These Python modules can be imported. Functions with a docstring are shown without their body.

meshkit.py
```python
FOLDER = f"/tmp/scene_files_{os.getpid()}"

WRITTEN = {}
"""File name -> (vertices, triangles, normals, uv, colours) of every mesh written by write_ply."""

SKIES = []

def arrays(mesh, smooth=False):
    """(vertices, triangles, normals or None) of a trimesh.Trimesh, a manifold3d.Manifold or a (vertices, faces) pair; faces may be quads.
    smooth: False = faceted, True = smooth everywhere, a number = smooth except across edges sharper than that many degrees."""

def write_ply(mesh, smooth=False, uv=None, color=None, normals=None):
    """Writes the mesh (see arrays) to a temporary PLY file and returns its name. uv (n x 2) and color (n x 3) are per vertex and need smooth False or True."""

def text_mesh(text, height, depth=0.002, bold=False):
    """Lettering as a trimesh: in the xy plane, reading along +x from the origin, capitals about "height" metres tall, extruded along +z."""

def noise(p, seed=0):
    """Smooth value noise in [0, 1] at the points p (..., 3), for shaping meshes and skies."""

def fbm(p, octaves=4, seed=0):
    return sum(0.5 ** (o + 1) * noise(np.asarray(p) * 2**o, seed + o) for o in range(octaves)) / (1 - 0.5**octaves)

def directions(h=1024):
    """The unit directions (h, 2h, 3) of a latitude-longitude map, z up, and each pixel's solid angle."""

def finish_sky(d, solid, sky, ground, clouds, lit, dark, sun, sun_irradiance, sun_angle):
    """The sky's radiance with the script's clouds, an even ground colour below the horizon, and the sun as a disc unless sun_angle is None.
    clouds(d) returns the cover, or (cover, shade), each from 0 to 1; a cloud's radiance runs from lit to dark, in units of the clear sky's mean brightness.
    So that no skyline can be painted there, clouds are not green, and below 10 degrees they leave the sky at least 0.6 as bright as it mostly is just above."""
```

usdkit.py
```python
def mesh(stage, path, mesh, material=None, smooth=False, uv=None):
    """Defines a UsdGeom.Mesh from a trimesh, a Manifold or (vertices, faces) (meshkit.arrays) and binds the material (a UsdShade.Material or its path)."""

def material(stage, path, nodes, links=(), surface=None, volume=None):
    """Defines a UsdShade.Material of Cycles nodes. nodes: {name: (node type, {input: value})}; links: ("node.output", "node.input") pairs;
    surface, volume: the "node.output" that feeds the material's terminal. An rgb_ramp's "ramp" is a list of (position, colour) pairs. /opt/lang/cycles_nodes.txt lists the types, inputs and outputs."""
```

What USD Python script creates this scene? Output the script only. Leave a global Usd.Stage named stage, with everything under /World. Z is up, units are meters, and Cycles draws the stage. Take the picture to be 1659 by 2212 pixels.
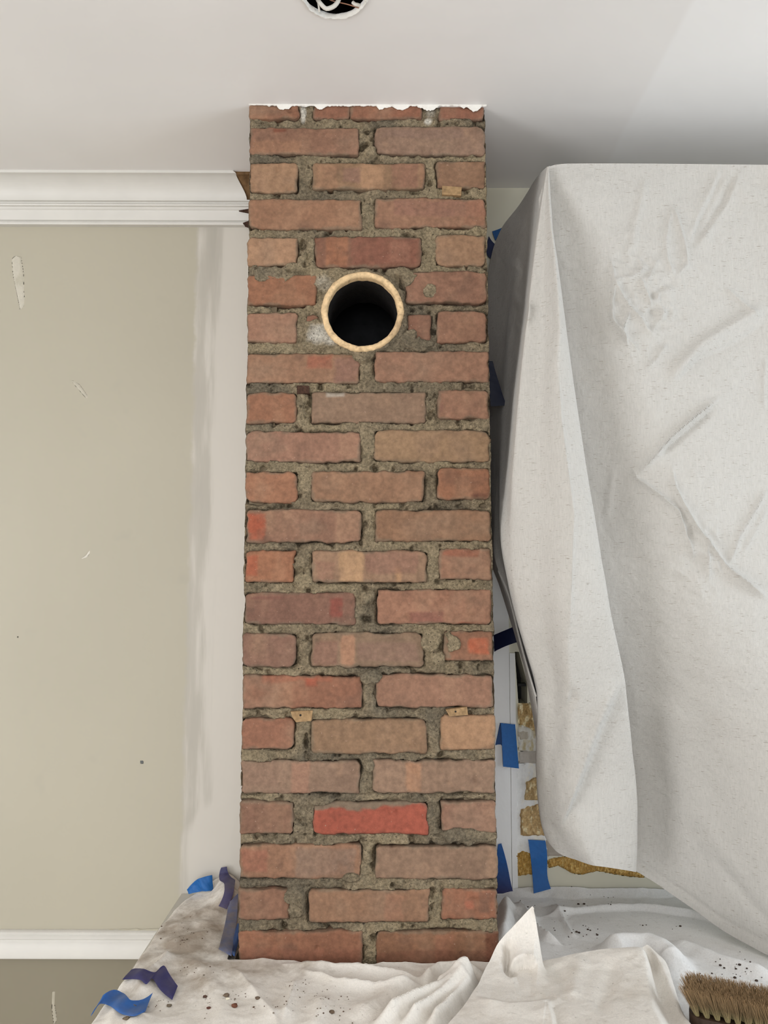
import math
import numpy as np
import trimesh
import shapely
from shapely.geometry import Polygon, LineString, Point, box as sbox
from scipy.interpolate import PchipInterpolator
from scipy.ndimage import gaussian_filter, minimum_filter
from scipy.spatial import cKDTree
import meshkit
import usdkit
from pxr import Usd, UsdGeom, UsdLux, UsdShade, Gf, Sdf, Vt

# ------------------------------------------------------------------ camera, light, exposure
W, H, F = 1659, 2212, 1700.0
PITCH, ROLL = math.radians(5.4), math.radians(0.16)
CAM = np.array([0.0, 0.0, 1.54])
EXPOSURE = -0.38
REAR_LIGHT, RIGHT_LIGHT, LEFT_LIGHT = 5.5, 7.0, 10.0

stage = Usd.Stage.CreateInMemory()
UsdGeom.SetStageUpAxis(stage, UsdGeom.Tokens.z)
UsdGeom.SetStageMetersPerUnit(stage, 1.0)
UsdGeom.Xform.Define(stage, '/World')
UsdGeom.Scope.Define(stage, '/World/Looks')

fwd = np.array([0, math.cos(PITCH), math.sin(PITCH)])
up0 = np.array([0, -math.sin(PITCH), math.cos(PITCH)])
rt0 = np.array([1.0, 0, 0])
right = math.cos(ROLL) * rt0 + math.sin(ROLL) * up0
upv = -math.sin(ROLL) * rt0 + math.cos(ROLL) * up0

cam = UsdGeom.Camera.Define(stage, '/World/Camera')
cam.CreateHorizontalApertureAttr(24.0)
cam.CreateVerticalApertureAttr(24.0 * H / W)
cam.CreateFocalLengthAttr(24.0 * F / W)
cam.CreateExposureAttr(EXPOSURE)
m = Gf.Matrix4d(*right, 0, *upv, 0, *(-fwd), 0, *CAM, 1)
cam.AddTransformOp().Set(m)


def ray(px, py):
    px, py = np.asarray(px, float), np.asarray(py, float)
    u, v = (px - W / 2) / F, (H / 2 - py) / F
    return fwd + u[..., None] * right + v[..., None] * upv


def PY(px, py, Y):
    """the point of the upright plane y = Y that the photograph shows at px, py"""
    d = ray(px, py)
    return CAM + d * ((np.asarray(Y, float) - CAM[1]) / d[..., 1])[..., None]


def PZ(px, py, Z):
    d = ray(px, py)
    return CAM + d * ((np.asarray(Z, float) - CAM[2]) / d[..., 2])[..., None]


def lin(r, g, b, k=1.0):
    c = np.array([r, g, b]) / 255.0
    c = np.where(c <= 0.04045, c / 12.92, ((c + 0.055) / 1.055) ** 2.4)
    return tuple(np.minimum(c * k, 0.9))


def rect_light(path, pos, aim, w, h, color, power):
    l = UsdLux.RectLight.Define(stage, path)
    l.CreateWidthAttr(w), l.CreateHeightAttr(h)
    l.CreateIntensityAttr(power), l.CreateColorAttr(Gf.Vec3f(*color))
    z = -np.array(aim, float) / np.linalg.norm(aim)
    x = np.cross([0, 0, 1.0], z); x /= np.linalg.norm(x)
    y = np.cross(z, x)
    l.AddTransformOp().Set(Gf.Matrix4d(*x, 0, *y, 0, *z, 0, *pos, 1))


WALL, FRONT, CEIL, COUNTER = 1.69, 1.39, 2.431, 0.908
ROOM_L, ROOM_R, ROOM_B = -2.5, 2.7, -2.8
# daylight through the windows of the room (behind the camera, to its right and to its left)
rect_light('/World/DaylightRear', (-0.3, ROOM_B + 0.02, 1.4), (0, 1, 0), 2.2, 1.7, (0.95, 0.99, 1.04), REAR_LIGHT)
rect_light('/World/DaylightRight', (ROOM_R - 0.02, 0.35, 1.4), (-1, 0, 0), 1.5, 1.7, (0.87, 0.98, 1.10), RIGHT_LIGHT)
rect_light('/World/DaylightLeft', (ROOM_L + 0.02, -0.5, 1.4), (1, 0, 0), 1.2, 1.7, (0.97, 0.99, 1.02), LEFT_LIGHT)

# ------------------------------------------------------------------ helpers: prims
used = {}


def numbered(parent, name):
    k = used.get((parent, name), 0)
    used[(parent, name)] = k + 1
    return f'{parent}/{name}' + (f'_{k:03d}' if k else '')


def tag(p, label=None, cat=None, group=None, kind=None):
    for k, v in (('label', label), ('category', cat), ('group', group), ('kind', kind)):
        if v:
            p.SetCustomDataByKey(k, v)
    return p


def obj(name, mesh, mat, parent='/World', smooth=False, tint=None, **t):
    path = numbered(str(parent.GetPath()) if hasattr(parent, 'GetPath') else parent, name)
    g = usdkit.mesh(stage, path, mesh, mat, smooth=smooth)
    g.CreateDoubleSidedAttr(True)
    if tint is not None:
        UsdGeom.PrimvarsAPI(g).CreatePrimvar('tint', Sdf.ValueTypeNames.Color3fArray, 'vertex').Set(
            Vt.Vec3fArray.FromNumpy(np.asarray(tint, np.float32)))
    return tag(g.GetPrim(), **t)


def thing(name, loc=None, parent='/World', **t):
    x = UsdGeom.Xform.Define(stage, numbered(parent, name))
    return tag(x.GetPrim(), **t)


def box(x0, x1, y0, y1, z0, z1):
    b = trimesh.creation.box((x1 - x0, y1 - y0, z1 - z0))
    b.apply_translation(((x0 + x1) / 2, (y0 + y1) / 2, (z0 + z1) / 2))
    return b


def cat(ms):
    return trimesh.util.concatenate(ms)


def grid_faces(n, m, off=0):
    i, j = np.meshgrid(np.arange(n - 1), np.arange(m - 1), indexing='ij')
    a = (i * m + j).ravel() + off
    return np.vstack([np.stack([a, a + m, a + m + 1], 1), np.stack([a, a + m + 1, a + 1], 1)])


def sheet(g, thick):
    """a cloth or tape of that thickness: the grid of points g (n, m, 3) and its offset back side, closed round the rim"""
    n, m = g.shape[:2]
    du, dv = np.gradient(g, axis=0), np.gradient(g, axis=1)
    nn = np.cross(du, dv)
    nn /= np.maximum(np.linalg.norm(nn, axis=-1, keepdims=True), 1e-9)
    front, back = g.reshape(-1, 3), (g - nn * thick).reshape(-1, 3)
    f = grid_faces(n, m)
    k = n * m
    ring = np.concatenate([np.arange(m), np.arange(1, n) * m + m - 1, (n - 1) * m + np.arange(m - 2, -1, -1), np.arange(n - 2, 0, -1) * m])
    nxt = np.roll(ring, -1)
    rim = np.vstack([np.stack([ring, nxt, nxt + k], 1), np.stack([ring, nxt + k, ring + k], 1)])
    return trimesh.Trimesh(np.vstack([front, back]), np.vstack([f, f[:, ::-1] + k, rim]), process=False)


def spline(points, n, axis_t=None):
    """a smooth curve through the points at n even steps of chord length"""
    p = np.asarray(points, float)
    t = np.r_[0, np.cumsum(np.linalg.norm(np.diff(p, axis=0), axis=1))] if axis_t is None else np.asarray(axis_t, float)
    return PchipInterpolator(t, p, axis=0)(np.linspace(t[0], t[-1], n))


def polydist(q, line):
    """distance of the points q (..., 2) to the polyline, signed by side, and the place along it from 0 to 1"""
    line = np.asarray(line, float)
    best = np.full(q.shape[:-1], 1e9); side = np.zeros_like(best); along = np.zeros_like(best)
    seg = np.linalg.norm(np.diff(line, axis=0), axis=1); total = seg.sum(); at = 0
    for a, b, s in zip(line[:-1], line[1:], seg):
        d = (b - a) / s
        r = q - a
        t = np.clip(r @ d, 0, s)
        off = r - t[..., None] * d
        dist = np.linalg.norm(off, axis=-1)
        sg = np.sign(d[0] * r[..., 1] - d[1] * r[..., 0])
        hit = dist < best
        best = np.where(hit, dist, best); side = np.where(hit, sg, side); along = np.where(hit, (at + t) / total, along)
        at += s
    return best, side, along


def tube(points, r, sides=8, n=40):
    p = spline(points, n)
    t = np.gradient(p, axis=0); t /= np.linalg.norm(t, axis=1, keepdims=True)
    a = np.cross(t, [0.3, 0.5, 0.81]); a /= np.linalg.norm(a, axis=1, keepdims=True)
    b = np.cross(t, a)
    w = np.linspace(0, 2 * np.pi, sides, endpoint=False)
    v = p[:, None] + r * (np.cos(w)[None, :, None] * a[:, None] + np.sin(w)[None, :, None] * b[:, None])
    v = np.concatenate([v, v[:, :1]], 1)
    return trimesh.Trimesh(v.reshape(-1, 3), grid_faces(n, sides + 1), process=False)


def fb(p, s, octaves=4, seed=0):
    """smooth noise from -1 to 1 at s cells to the metre"""
    return 2 * meshkit.fbm(np.asarray(p) * s, octaves, seed) - 1


# ------------------------------------------------------------------ materials
LK = '/World/Looks/'


def plain(name, c, rough=0.6, spec=0.4, bump=0, bscale=60, vary=0.06, vscale=6, sheen=0.0):
    n = {'geo': ('geometry', {}), 'nz': ('noise_texture', {'scale': vscale, 'detail': 4}),
         'rp': ('rgb_ramp', {'ramp': [(0.3, tuple(np.array(c) * (1 - vary))), (0.7, tuple(np.minimum(np.array(c) * (1 + vary), 0.95)))]}),
         'b': ('noise_texture', {'scale': bscale, 'detail': 3}), 'bp': ('bump', {'strength': min(1, bump), 'distance': 0.002}),
         'p': ('principled_bsdf', {'roughness': rough, 'specular_ior_level': spec, 'sheen_weight': sheen})}
    l = [('geo.position', 'nz.vector'), ('nz.fac', 'rp.fac'), ('rp.color', 'p.base_color'), ('geo.position', 'b.vector'), ('b.fac', 'bp.height')]
    if bump:
        l.append(('bp.normal', 'p.normal'))
    return usdkit.material(stage, LK + name, n, l, 'p.BSDF')


def tinted(name, rough, fine, fscale, bump, bscale, dist=0.0015, spec=0.3, specks=None):
    """colour from the mesh's tint, broken up by fine grain"""
    n = {'geo': ('geometry', {}), 'at': ('attribute', {'attribute': 'tint'}), 'nz': ('noise_texture', {'scale': fscale, 'detail': 3, 'roughness': 0.65}),
         'rp': ('rgb_ramp', {'ramp': [(0.3, (1 - fine,) * 3), (0.7, (1 + fine,) * 3)]}),
         'mx': ('mix_color', {'blend_type': 'multiply', 'fac': 1.0, 'use_clamp': False}),
         'b': ('noise_texture', {'scale': bscale, 'detail': 3, 'roughness': 0.6}), 'bp': ('bump', {'strength': bump, 'distance': dist}),
         'p': ('principled_bsdf', {'roughness': rough, 'specular_ior_level': spec})}
    l = [('geo.position', 'nz.vector'), ('nz.fac', 'rp.fac'), ('at.color', 'mx.a'), ('rp.color', 'mx.b'),
         ('geo.position', 'b.vector'), ('b.fac', 'bp.height'), ('bp.normal', 'p.normal')]
    out = 'mx.result'
    if specks:
        n['sv'] = ('noise_texture', {'scale': specks[0], 'detail': 1})
        n['sr'] = ('rgb_ramp', {'ramp': [(specks[1], (0, 0, 0)), (specks[1] + 0.03, (1, 1, 1))]})
        n['sm'] = ('mix_color', {'b': specks[2]})
        l += [('geo.position', 'sv.vector'), ('sv.fac', 'sr.fac'), ('sr.color', 'sm.fac'), (out, 'sm.a')]
        out = 'sm.result'
    l.append((out, 'p.base_color'))
    return usdkit.material(stage, LK + name, n, l, 'p.BSDF')


K = 1.0
KB = 0.75
brick_mat = tinted('brick_clay', 0.9, 0.2, 110, 0.5, 260, specks=(260, 0.75, lin(172, 140, 120, KB)))
mortar_mat = tinted('mortar', 0.95, 0.42, 230, 1.0, 330, 0.004, 0.15, specks=(300, 0.7, lin(70, 62, 52)))
clay_mat = tinted('clay_pipe', 0.85, 0.2, 120, 0.6, 200)
bristle_mat = tinted('bristle', 0.6, 0.15, 300, 0.0, 100)
tape_mat = tinted('masking_tape', 0.55, 0.08, 200, 0.25, 500, 0.0005, 0.35)
crumb_mat = tinted('crumb', 0.95, 0.25, 400, 0.5, 600)
ceil_white = lin(205, 199, 191, K)
trim_mat = plain('trim_paint', lin(214, 211, 204, .97), 0.42, 0.45, 0.25, 40, 0.03, 12)
white_mat = plain('white_plaster', lin(226, 222, 214, K), 0.8, 0.3, 0.6, 150, 0.05, 40)
soot_mat = plain('soot', (0.012, 0.012, 0.013), 0.8, 0.3, 0.8, 90, 0.4, 30)
flue_mat = plain('flue_inside', (0.009, 0.007, 0.006), 0.75, 0.35, 0.8, 120, 0.5, 40)
void_mat = plain('dark_cavity', (0.05, 0.048, 0.046), 0.9, 0.2, 0.5, 60, 0.6, 30)
slot_mat = plain('dark_slot', (0.012, 0.011, 0.010), 0.6, 0.3, 0.3, 60, 0.3, 30)
wood_mat = plain('raw_wood', lin(112, 86, 58), 0.8, 0.2, 0.8, 150, 0.35, 60)
shim_mat = plain('wood_shim', lin(150, 122, 88, K), 0.85, 0.2, 0.8, 300, 0.3, 140)
char_mat = plain('charred_wood', lin(66, 46, 36), 0.85, 0.2, 0.8, 300, 0.5, 200)
wire_white = plain('cable_sheath', lin(215, 210, 200, K), 0.45, 0.5)
wire_copper = plain('copper', lin(150, 105, 80), 0.4, 0.6)
adhesive_mat = tinted('adhesive', 0.7, 0.3, 260, 0.8, 300, 0.0015, 0.3)
scrap_mat = tinted('paint_scrap', 0.6, 0.05, 120, 0.3, 200, 0.001, 0.3)
board_mat = plain('white_board', lin(228, 227, 225, K), 0.55, 0.4, 0.3, 60, 0.04, 8)
cream_mat = plain('cream_paint', lin(205, 199, 180, K), 0.6, 0.35, 0.3, 60, 0.05, 10)
cab_mat = plain('cabinet_paint', lin(200, 196, 186, K), 0.5, 0.4)
floor_mat = plain('floor_covering', lin(196, 188, 178), 0.7, 0.4, 0.2, 20, 0.2, 5)
room_mat = plain('room_paint', lin(215, 211, 205, K), 0.7, 0.3, 0.2, 50, 0.03, 3)
block_mat = plain('brush_block', lin(60, 44, 32), 0.6, 0.4, 0.4, 120, 0.3, 60)


def ceiling_material():
    """white ceiling paint; a brighter, freshly skimmed patch to the right with its own soft, bowed edge"""
    a, b = (0.80, 0.775, 0.75), (0.86, 0.85, 0.835)
    n = {'geo': ('geometry', {}), 's': ('separate_xyz', {}), 'nz': ('noise_texture', {'scale': 3.5, 'detail': 4}), 'n2': ('noise_texture', {'scale': 2.2, 'detail': 3}),
         'y': ('math', {'math_type': 'multiply_add', 'value2': 0.0, 'value3': 0.0}), 'sum': ('math', {'math_type': 'add'}),
         'w': ('math', {'math_type': 'multiply_add', 'value2': 0.03, 'value3': -0.015}), 'tot': ('math', {'math_type': 'add'}),
         'mr': ('map_range', {'range_type': 'smoothstep', 'from_min': 0.464, 'from_max': 0.478, 'to_min': 0.0, 'to_max': 0.6, 'clamp': True}),
         'base': ('rgb_ramp', {'ramp': [(0.35, tuple(np.array(a) * 0.97)), (0.65, tuple(np.array(a) * 1.03))]}), 'mx': ('mix_color', {'b': b}),
         'bn': ('noise_texture', {'scale': 14, 'detail': 3}), 'bp': ('bump', {'strength': 0.25, 'distance': 0.003}),
         'p': ('principled_bsdf', {'roughness': 0.6, 'specular_ior_level': 0.35})}
    l = [('geo.position', 's.vector'), ('geo.position', 'nz.vector'), ('geo.position', 'n2.vector'), ('s.y', 'y.value1'), ('s.x', 'sum.value1'), ('y.value', 'sum.value2'),
         ('nz.fac', 'w.value1'), ('w.value', 'tot.value1'), ('sum.value', 'tot.value2'), ('tot.value', 'mr.value'), ('n2.fac', 'base.fac'), ('base.color', 'mx.a'), ('mr.result', 'mx.fac'),
         ('mx.result', 'p.base_color'), ('geo.position', 'bn.vector'), ('bn.fac', 'bp.height'), ('bp.normal', 'p.normal')]
    return usdkit.material(stage, LK + 'ceiling_paint', n, l, 'p.BSDF')


def wall_material():
    """tan paint, then a smear of grey filler and a primed white strip along the chimney; scuffs and marks; cream paint right of the chimney; darker paint below the rail"""
    tan, grey, prime, cream, low = lin(188, 181, 162, .86), lin(188, 182, 170, .9), lin(208, 202, 191, .9), lin(202, 197, 178, K), lin(146, 138, 118, .8)
    n = {'geo': ('geometry', {}), 's': ('separate_xyz', {}),
         'n1': ('noise_texture', {'scale': 16, 'detail': 4, 'roughness': 0.65}), 'mp': ('mapping', {'scale': (3.0, 1.0, 0.3)}),
         'n2': ('noise_texture', {'scale': 14, 'detail': 5}), 'n3': ('noise_texture', {'scale': 13, 'detail': 2}), 'n4': ('noise_texture', {'scale': 2.0, 'detail': 2}),
         'w1': ('math', {'math_type': 'multiply_add', 'value2': 0.028, 'value3': -0.014}), 'x1': ('math', {'math_type': 'add'}),
         'w2': ('math', {'math_type': 'multiply_add', 'value2': 0.05, 'value3': -0.025}), 'x2': ('math', {'math_type': 'add'}),
         'zl': ('map_range', {'range_type': 'smoothstep', 'from_min': 1.02, 'from_max': 1.10, 'to_min': 0.04, 'to_max': 0.0, 'clamp': True}), 'x3': ('math', {'math_type': 'add'}),
         'm1': ('map_range', {'range_type': 'smoothstep', 'from_min': -0.424, 'from_max': -0.412, 'to_min': 0, 'to_max': 1, 'clamp': True}),
         'm2': ('map_range', {'range_type': 'smoothstep', 'from_min': -0.384, 'from_max': -0.36, 'to_min': 0, 'to_max': 1, 'clamp': True}),
         'm3': ('math', {'math_type': 'greater_than', 'value2': -0.05}), 'm4': ('math', {'math_type': 'less_than', 'value2': 0.79}),
         'sc': ('rgb_ramp', {'ramp': [(0.65, (0, 0, 0)), (0.78, (0.35,) * 3)]}),
         'tan': ('rgb_ramp', {'ramp': [(0.3, tuple(np.array(tan) * 0.97)), (0.7, tuple(np.array(tan) * 1.03))]}),
         'gr': ('rgb_ramp', {'ramp': [(0.32, tuple(np.array(grey) * 0.92)), (0.5, tuple(np.array(grey) * 1.0)), (0.66, tuple(np.array(prime) * 1.0))]}),
         'scuff': ('mix_color', {'b': lin(160, 155, 142, K)}), 'a': ('mix_color', {}), 'b': ('mix_color', {'b': prime}), 'c': ('mix_color', {'b': cream}), 'd': ('mix_color', {'b': low}),
         'bn': ('noise_texture', {'scale': 30, 'detail': 3}), 'bp': ('bump', {'strength': 0.2, 'distance': 0.002}),
         'p': ('principled_bsdf', {'roughness': 0.5, 'specular_ior_level': 0.4})}
    l = [('geo.position', 's.vector'), ('geo.position', 'n1.vector'), ('geo.position', 'mp.vector'), ('mp.vector', 'n2.vector'), ('geo.position', 'n3.vector'), ('geo.position', 'n4.vector'),
         ('n1.fac', 'w1.value1'), ('s.x', 'x1.value1'), ('w1.value', 'x1.value2'), ('x1.value', 'm1.value'),
         ('n2.fac', 'w2.value1'), ('s.x', 'x2.value1'), ('w2.value', 'x2.value2'), ('s.z', 'zl.value'), ('x2.value', 'x3.value1'), ('zl.result', 'x3.value2'), ('x3.value', 'm2.value'),
         ('s.x', 'm3.value1'), ('s.z', 'm4.value1'), ('n3.fac', 'sc.fac'), ('n4.fac', 'tan.fac'), ('n2.fac', 'gr.fac'),
         ('tan.color', 'scuff.a'), ('sc.color', 'scuff.fac'), ('scuff.result', 'a.a'), ('gr.color', 'a.b'), ('m1.result', 'a.fac'), ('a.result', 'b.a'), ('m2.result', 'b.fac'),
         ('b.result', 'c.a'), ('m3.value', 'c.fac'), ('c.result', 'd.a'), ('m4.value', 'd.fac'), ('d.result', 'p.base_color'),
         ('geo.position', 'bn.vector'), ('bn.fac', 'bp.height'), ('bp.normal', 'p.normal')]
    return usdkit.material(stage, LK + 'wall_paint', n, l, 'p.BSDF')


def cloth_material(name, base, dirt, dirty, smear=False):
    """cotton canvas: weave, dark flecks along the thread, and stains (dirty = how much)"""
    n = {'geo': ('geometry', {}), 'mp': ('mapping', {'scale': (0.22, 0.22, 1.6)}), 'fl': ('noise_texture', {'scale': 420, 'detail': 2}),
         'mq': ('mapping', {'scale': (1.6, 1.6, 0.3)}), 'f2': ('noise_texture', {'scale': 260, 'detail': 2}),
         'flr': ('rgb_ramp', {'ramp': [(0.62, (0, 0, 0)), (0.76, (0.55 if dirty == 0 else 0.18,) * 3)]}),
         'lt': ('rgb_ramp', {'ramp': [(0.3, tuple(np.array(base) * 0.95)), (0.7, tuple(np.minimum(np.array(base) * 1.05, 0.92)))]}),
         'st': ('noise_texture', {'scale': 9, 'detail': 4, 'roughness': 0.62}),
         'sr': ('rgb_ramp', {'ramp': [(0.62 - 0.2 * dirty, (0, 0, 0)), (0.8, (min(1, 0.25 + 0.75 * dirty),) * 3)]}),
         'sp': ('noise_texture', {'scale': 85, 'detail': 2}), 'spr': ('rgb_ramp', {'ramp': [(0.735 - 0.02 * dirty, (0, 0, 0)), (0.79, (0.55 * min(1, dirty * 2),) * 3)]}),
         'a': ('mix_color', {'b': lin(120, 105, 88, K)}), 'b': ('mix_color', {'b': dirt}), 'c': ('mix_color', {'b': lin(84, 68, 54)}),
         'wv': ('noise_texture', {'scale': 900, 'detail': 1}), 'bp': ('bump', {'strength': 0.3, 'distance': 0.0008}),
         'wr': ('noise_texture', {'scale': 38, 'detail': 3, 'roughness': 0.55, 'distortion': 0.6}), 'bq': ('bump', {'strength': 0.34, 'distance': 0.006}),
         'p': ('principled_bsdf', {'roughness': 0.95, 'specular_ior_level': 0.1, 'sheen_weight': 0.1})}
    l = [('geo.position', 'mp.vector'), ('mp.vector', 'fl.vector'), ('geo.position', 'mq.vector'), ('mq.vector', 'f2.vector'), ('fl.fac', 'flr.fac'), ('f2.fac', 'lt.fac'),
         ('geo.position', 'st.vector'), ('st.fac', 'sr.fac'), ('geo.position', 'sp.vector'), ('sp.fac', 'spr.fac'),
         ('lt.color', 'a.a'), ('flr.color', 'a.fac'), ('a.result', 'b.a'), ('sr.color', 'b.fac'), ('b.result', 'c.a'), ('spr.color', 'c.fac'), ('c.result', 'p.base_color'),
         ('geo.position', 'wv.vector'), ('wv.fac', 'bp.height'), ('geo.position', 'wr.vector'), ('wr.fac', 'bq.height'), ('bp.normal', 'bq.normal'), ('bq.normal', 'p.normal')]
    if smear:                                                        # brown brick dust trodden into the cloth round the chimney's left foot
        n |= {'d1': ('vector_math', {'math_type': 'distance', 'vector2': (-0.30, 1.46, 0.92)}),
              'dr': ('map_range', {'range_type': 'smoothstep', 'from_min': 0.32, 'from_max': 0.02, 'to_min': 0.0, 'to_max': 0.36, 'clamp': True}),
              'dn': ('noise_texture', {'scale': 22, 'detail': 6, 'roughness': 0.6}), 'da': ('math', {'math_type': 'add'}),
              'ds': ('rgb_ramp', {'ramp': [(0.62, (0, 0, 0)), (0.92, (0.75,) * 3)]}), 'dm': ('mix_color', {'b': lin(142, 124, 104, K)})}
        l = [x for x in l if x[1] != 'p.base_color'] + [('geo.position', 'd1.vector1'), ('d1.value', 'dr.value'), ('geo.position', 'dn.vector'), ('dn.fac', 'da.value1'), ('dr.result', 'da.value2'),
                                                        ('da.value', 'ds.fac'), ('ds.color', 'dm.fac'), ('c.result', 'dm.a'), ('dm.result', 'p.base_color')]
    return usdkit.material(stage, LK + name, n, l, 'p.BSDF')


wall_mat, ceil_mat = wall_material(), ceiling_material()
clean_cloth = cloth_material('canvas_clean', lin(203, 199, 192, 0.82), lin(178, 170, 158, K), 0.0)
grey_cloth = cloth_material('canvas_dusty', lin(222, 220, 217, K), lin(184, 178, 168, K), 0.25)
soiled_cloth = cloth_material('canvas_soiled', lin(224, 218, 209, K), lin(186, 173, 156, K), 0.45, True)

# ------------------------------------------------------------------ the room
KS = 'structure'
cl, cr = PY(528, 1106, FRONT)[0], PY(1060, 1106, FRONT)[0]          # the chimney's two edges
obj('floor', box(ROOM_L - 0.1, ROOM_R + 0.1, ROOM_B - 0.1, WALL + 0.15, -0.05, 0.0), floor_mat, kind=KS)

# ceiling with the ragged round hole of a removed light
HOLE = PZ(722, -8, CEIL)[:2] + np.array([0.0, -0.004])
HR = 0.0485
w = np.linspace(0, 2 * np.pi, 72, endpoint=False)
ragged = HR + 0.0022 * fb(np.stack([np.cos(w), np.sin(w), 0 * w], 1), 4, 3, 5)
hole = Polygon(np.stack([HOLE[0] + ragged * np.cos(w), HOLE[1] + ragged * np.sin(w)], 1))
cp = sbox(ROOM_L - 0.1, ROOM_B - 0.1, ROOM_R + 0.1, WALL + 0.12).difference(hole)
ce = trimesh.creation.extrude_polygon(cp, 0.007, engine='earcut')
ce.apply_translation((0, 0, CEIL))
ceiling = thing('ceiling', kind=KS)
obj('ceiling_board', ce, ceil_mat, ceiling)
cav = [box(HOLE[0] - 0.2, HOLE[0] + 0.2, HOLE[1] - 0.15, HOLE[1] + 0.15, CEIL + 0.24, CEIL + 0.25)]
for sx in (-1, 1):
    cav.append(box(HOLE[0] + sx * 0.2 - 0.01, HOLE[0] + sx * 0.2 + 0.01, HOLE[1] - 0.15, HOLE[1] + 0.15, CEIL + 0.007, CEIL + 0.25))
    cav.append(box(HOLE[0] - 0.2, HOLE[0] + 0.2, HOLE[1] + sx * 0.15 - 0.01, HOLE[1] + sx * 0.15 + 0.01, CEIL + 0.007, CEIL + 0.25))
obj('joist_cavity', cat(cav), void_mat, ceiling)
# torn plaster and paper round the rim of the hole
ri = HR - 0.001 + 0.0025 * fb(np.stack([np.cos(w), np.sin(w), 0 * w], 1), 7, 3, 9)
ro = HR + 0.0022 + 0.0055 * fb(np.stack([np.cos(w), np.sin(w), 0 * w + 3], 1), 7, 4, 2)
rim = []
for r_, dz in ((ri, 0.004), (ri + 0.001, -0.003), ((ri + ro) / 2, -0.0032), (ro, -0.0002)):
    rim.append(np.stack([HOLE[0] + r_ * np.cos(w), HOLE[1] + r_ * np.sin(w), np.full_like(w, CEIL + dz) + 0.0008 * fb(np.stack([np.cos(w) * 9, np.sin(w) * 9, 0 * w + dz * 900], 1), 2, 2, 3)], 1))
rim = np.stack(rim); rim = np.concatenate([rim, rim[:, :1]], 1)
obj('torn_plaster', trimesh.Trimesh(rim.reshape(-1, 3), grid_faces(4, 73), process=False), white_mat, ceiling)

# far wall, with the opening of an old outlet right of the chimney
slot = Polygon([PY(x, y, WALL)[[0, 2]] for x, y in ((1112, 1408), (1121, 1408), (1139, 1475), (1139, 1520), (1120, 1522))])
wp = sbox(ROOM_L - 0.1, 0, ROOM_R + 0.1, CEIL + 0.01).difference(slot)
wm = trimesh.creation.extrude_polygon(wp, 0.09, engine='earcut')
wm.apply_transform(np.array([[1, 0, 0, 0], [0, 0, 1, WALL], [0, 1, 0, 0], [0, 0, 0, 1.0]])); wm.invert()
wall = thing('wall_back', kind=KS)
obj('plaster', wm, wall_mat, wall)
sb = slot.bounds
obj('slot_back', box(sb[0] - 0.02, sb[2] + 0.02, WALL + 0.075, WALL + 0.1, sb[1] - 0.02, sb[3] + 0.02), slot_mat, wall)
c0, c1 = PY(1121, 1478, WALL), PY(1139, 1484, WALL)
obj('slot_clip', box(c0[0], c1[0], WALL + 0.012, WALL + 0.03, c1[2], c0[2]), slot_mat, wall)
obj('wall_left', box(ROOM_L - 0.1, ROOM_L - 0.02, ROOM_B - 0.1, WALL, 0, CEIL), room_mat, kind=KS)
obj('wall_right', box(ROOM_R + 0.02, ROOM_R + 0.1, ROOM_B - 0.1, WALL, 0, CEIL), room_mat, kind=KS)
obj('wall_front', box(ROOM_L - 0.1, ROOM_R + 0.1, ROOM_B - 0.1, ROOM_B - 0.02, 0, CEIL), room_mat, kind=KS)


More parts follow.
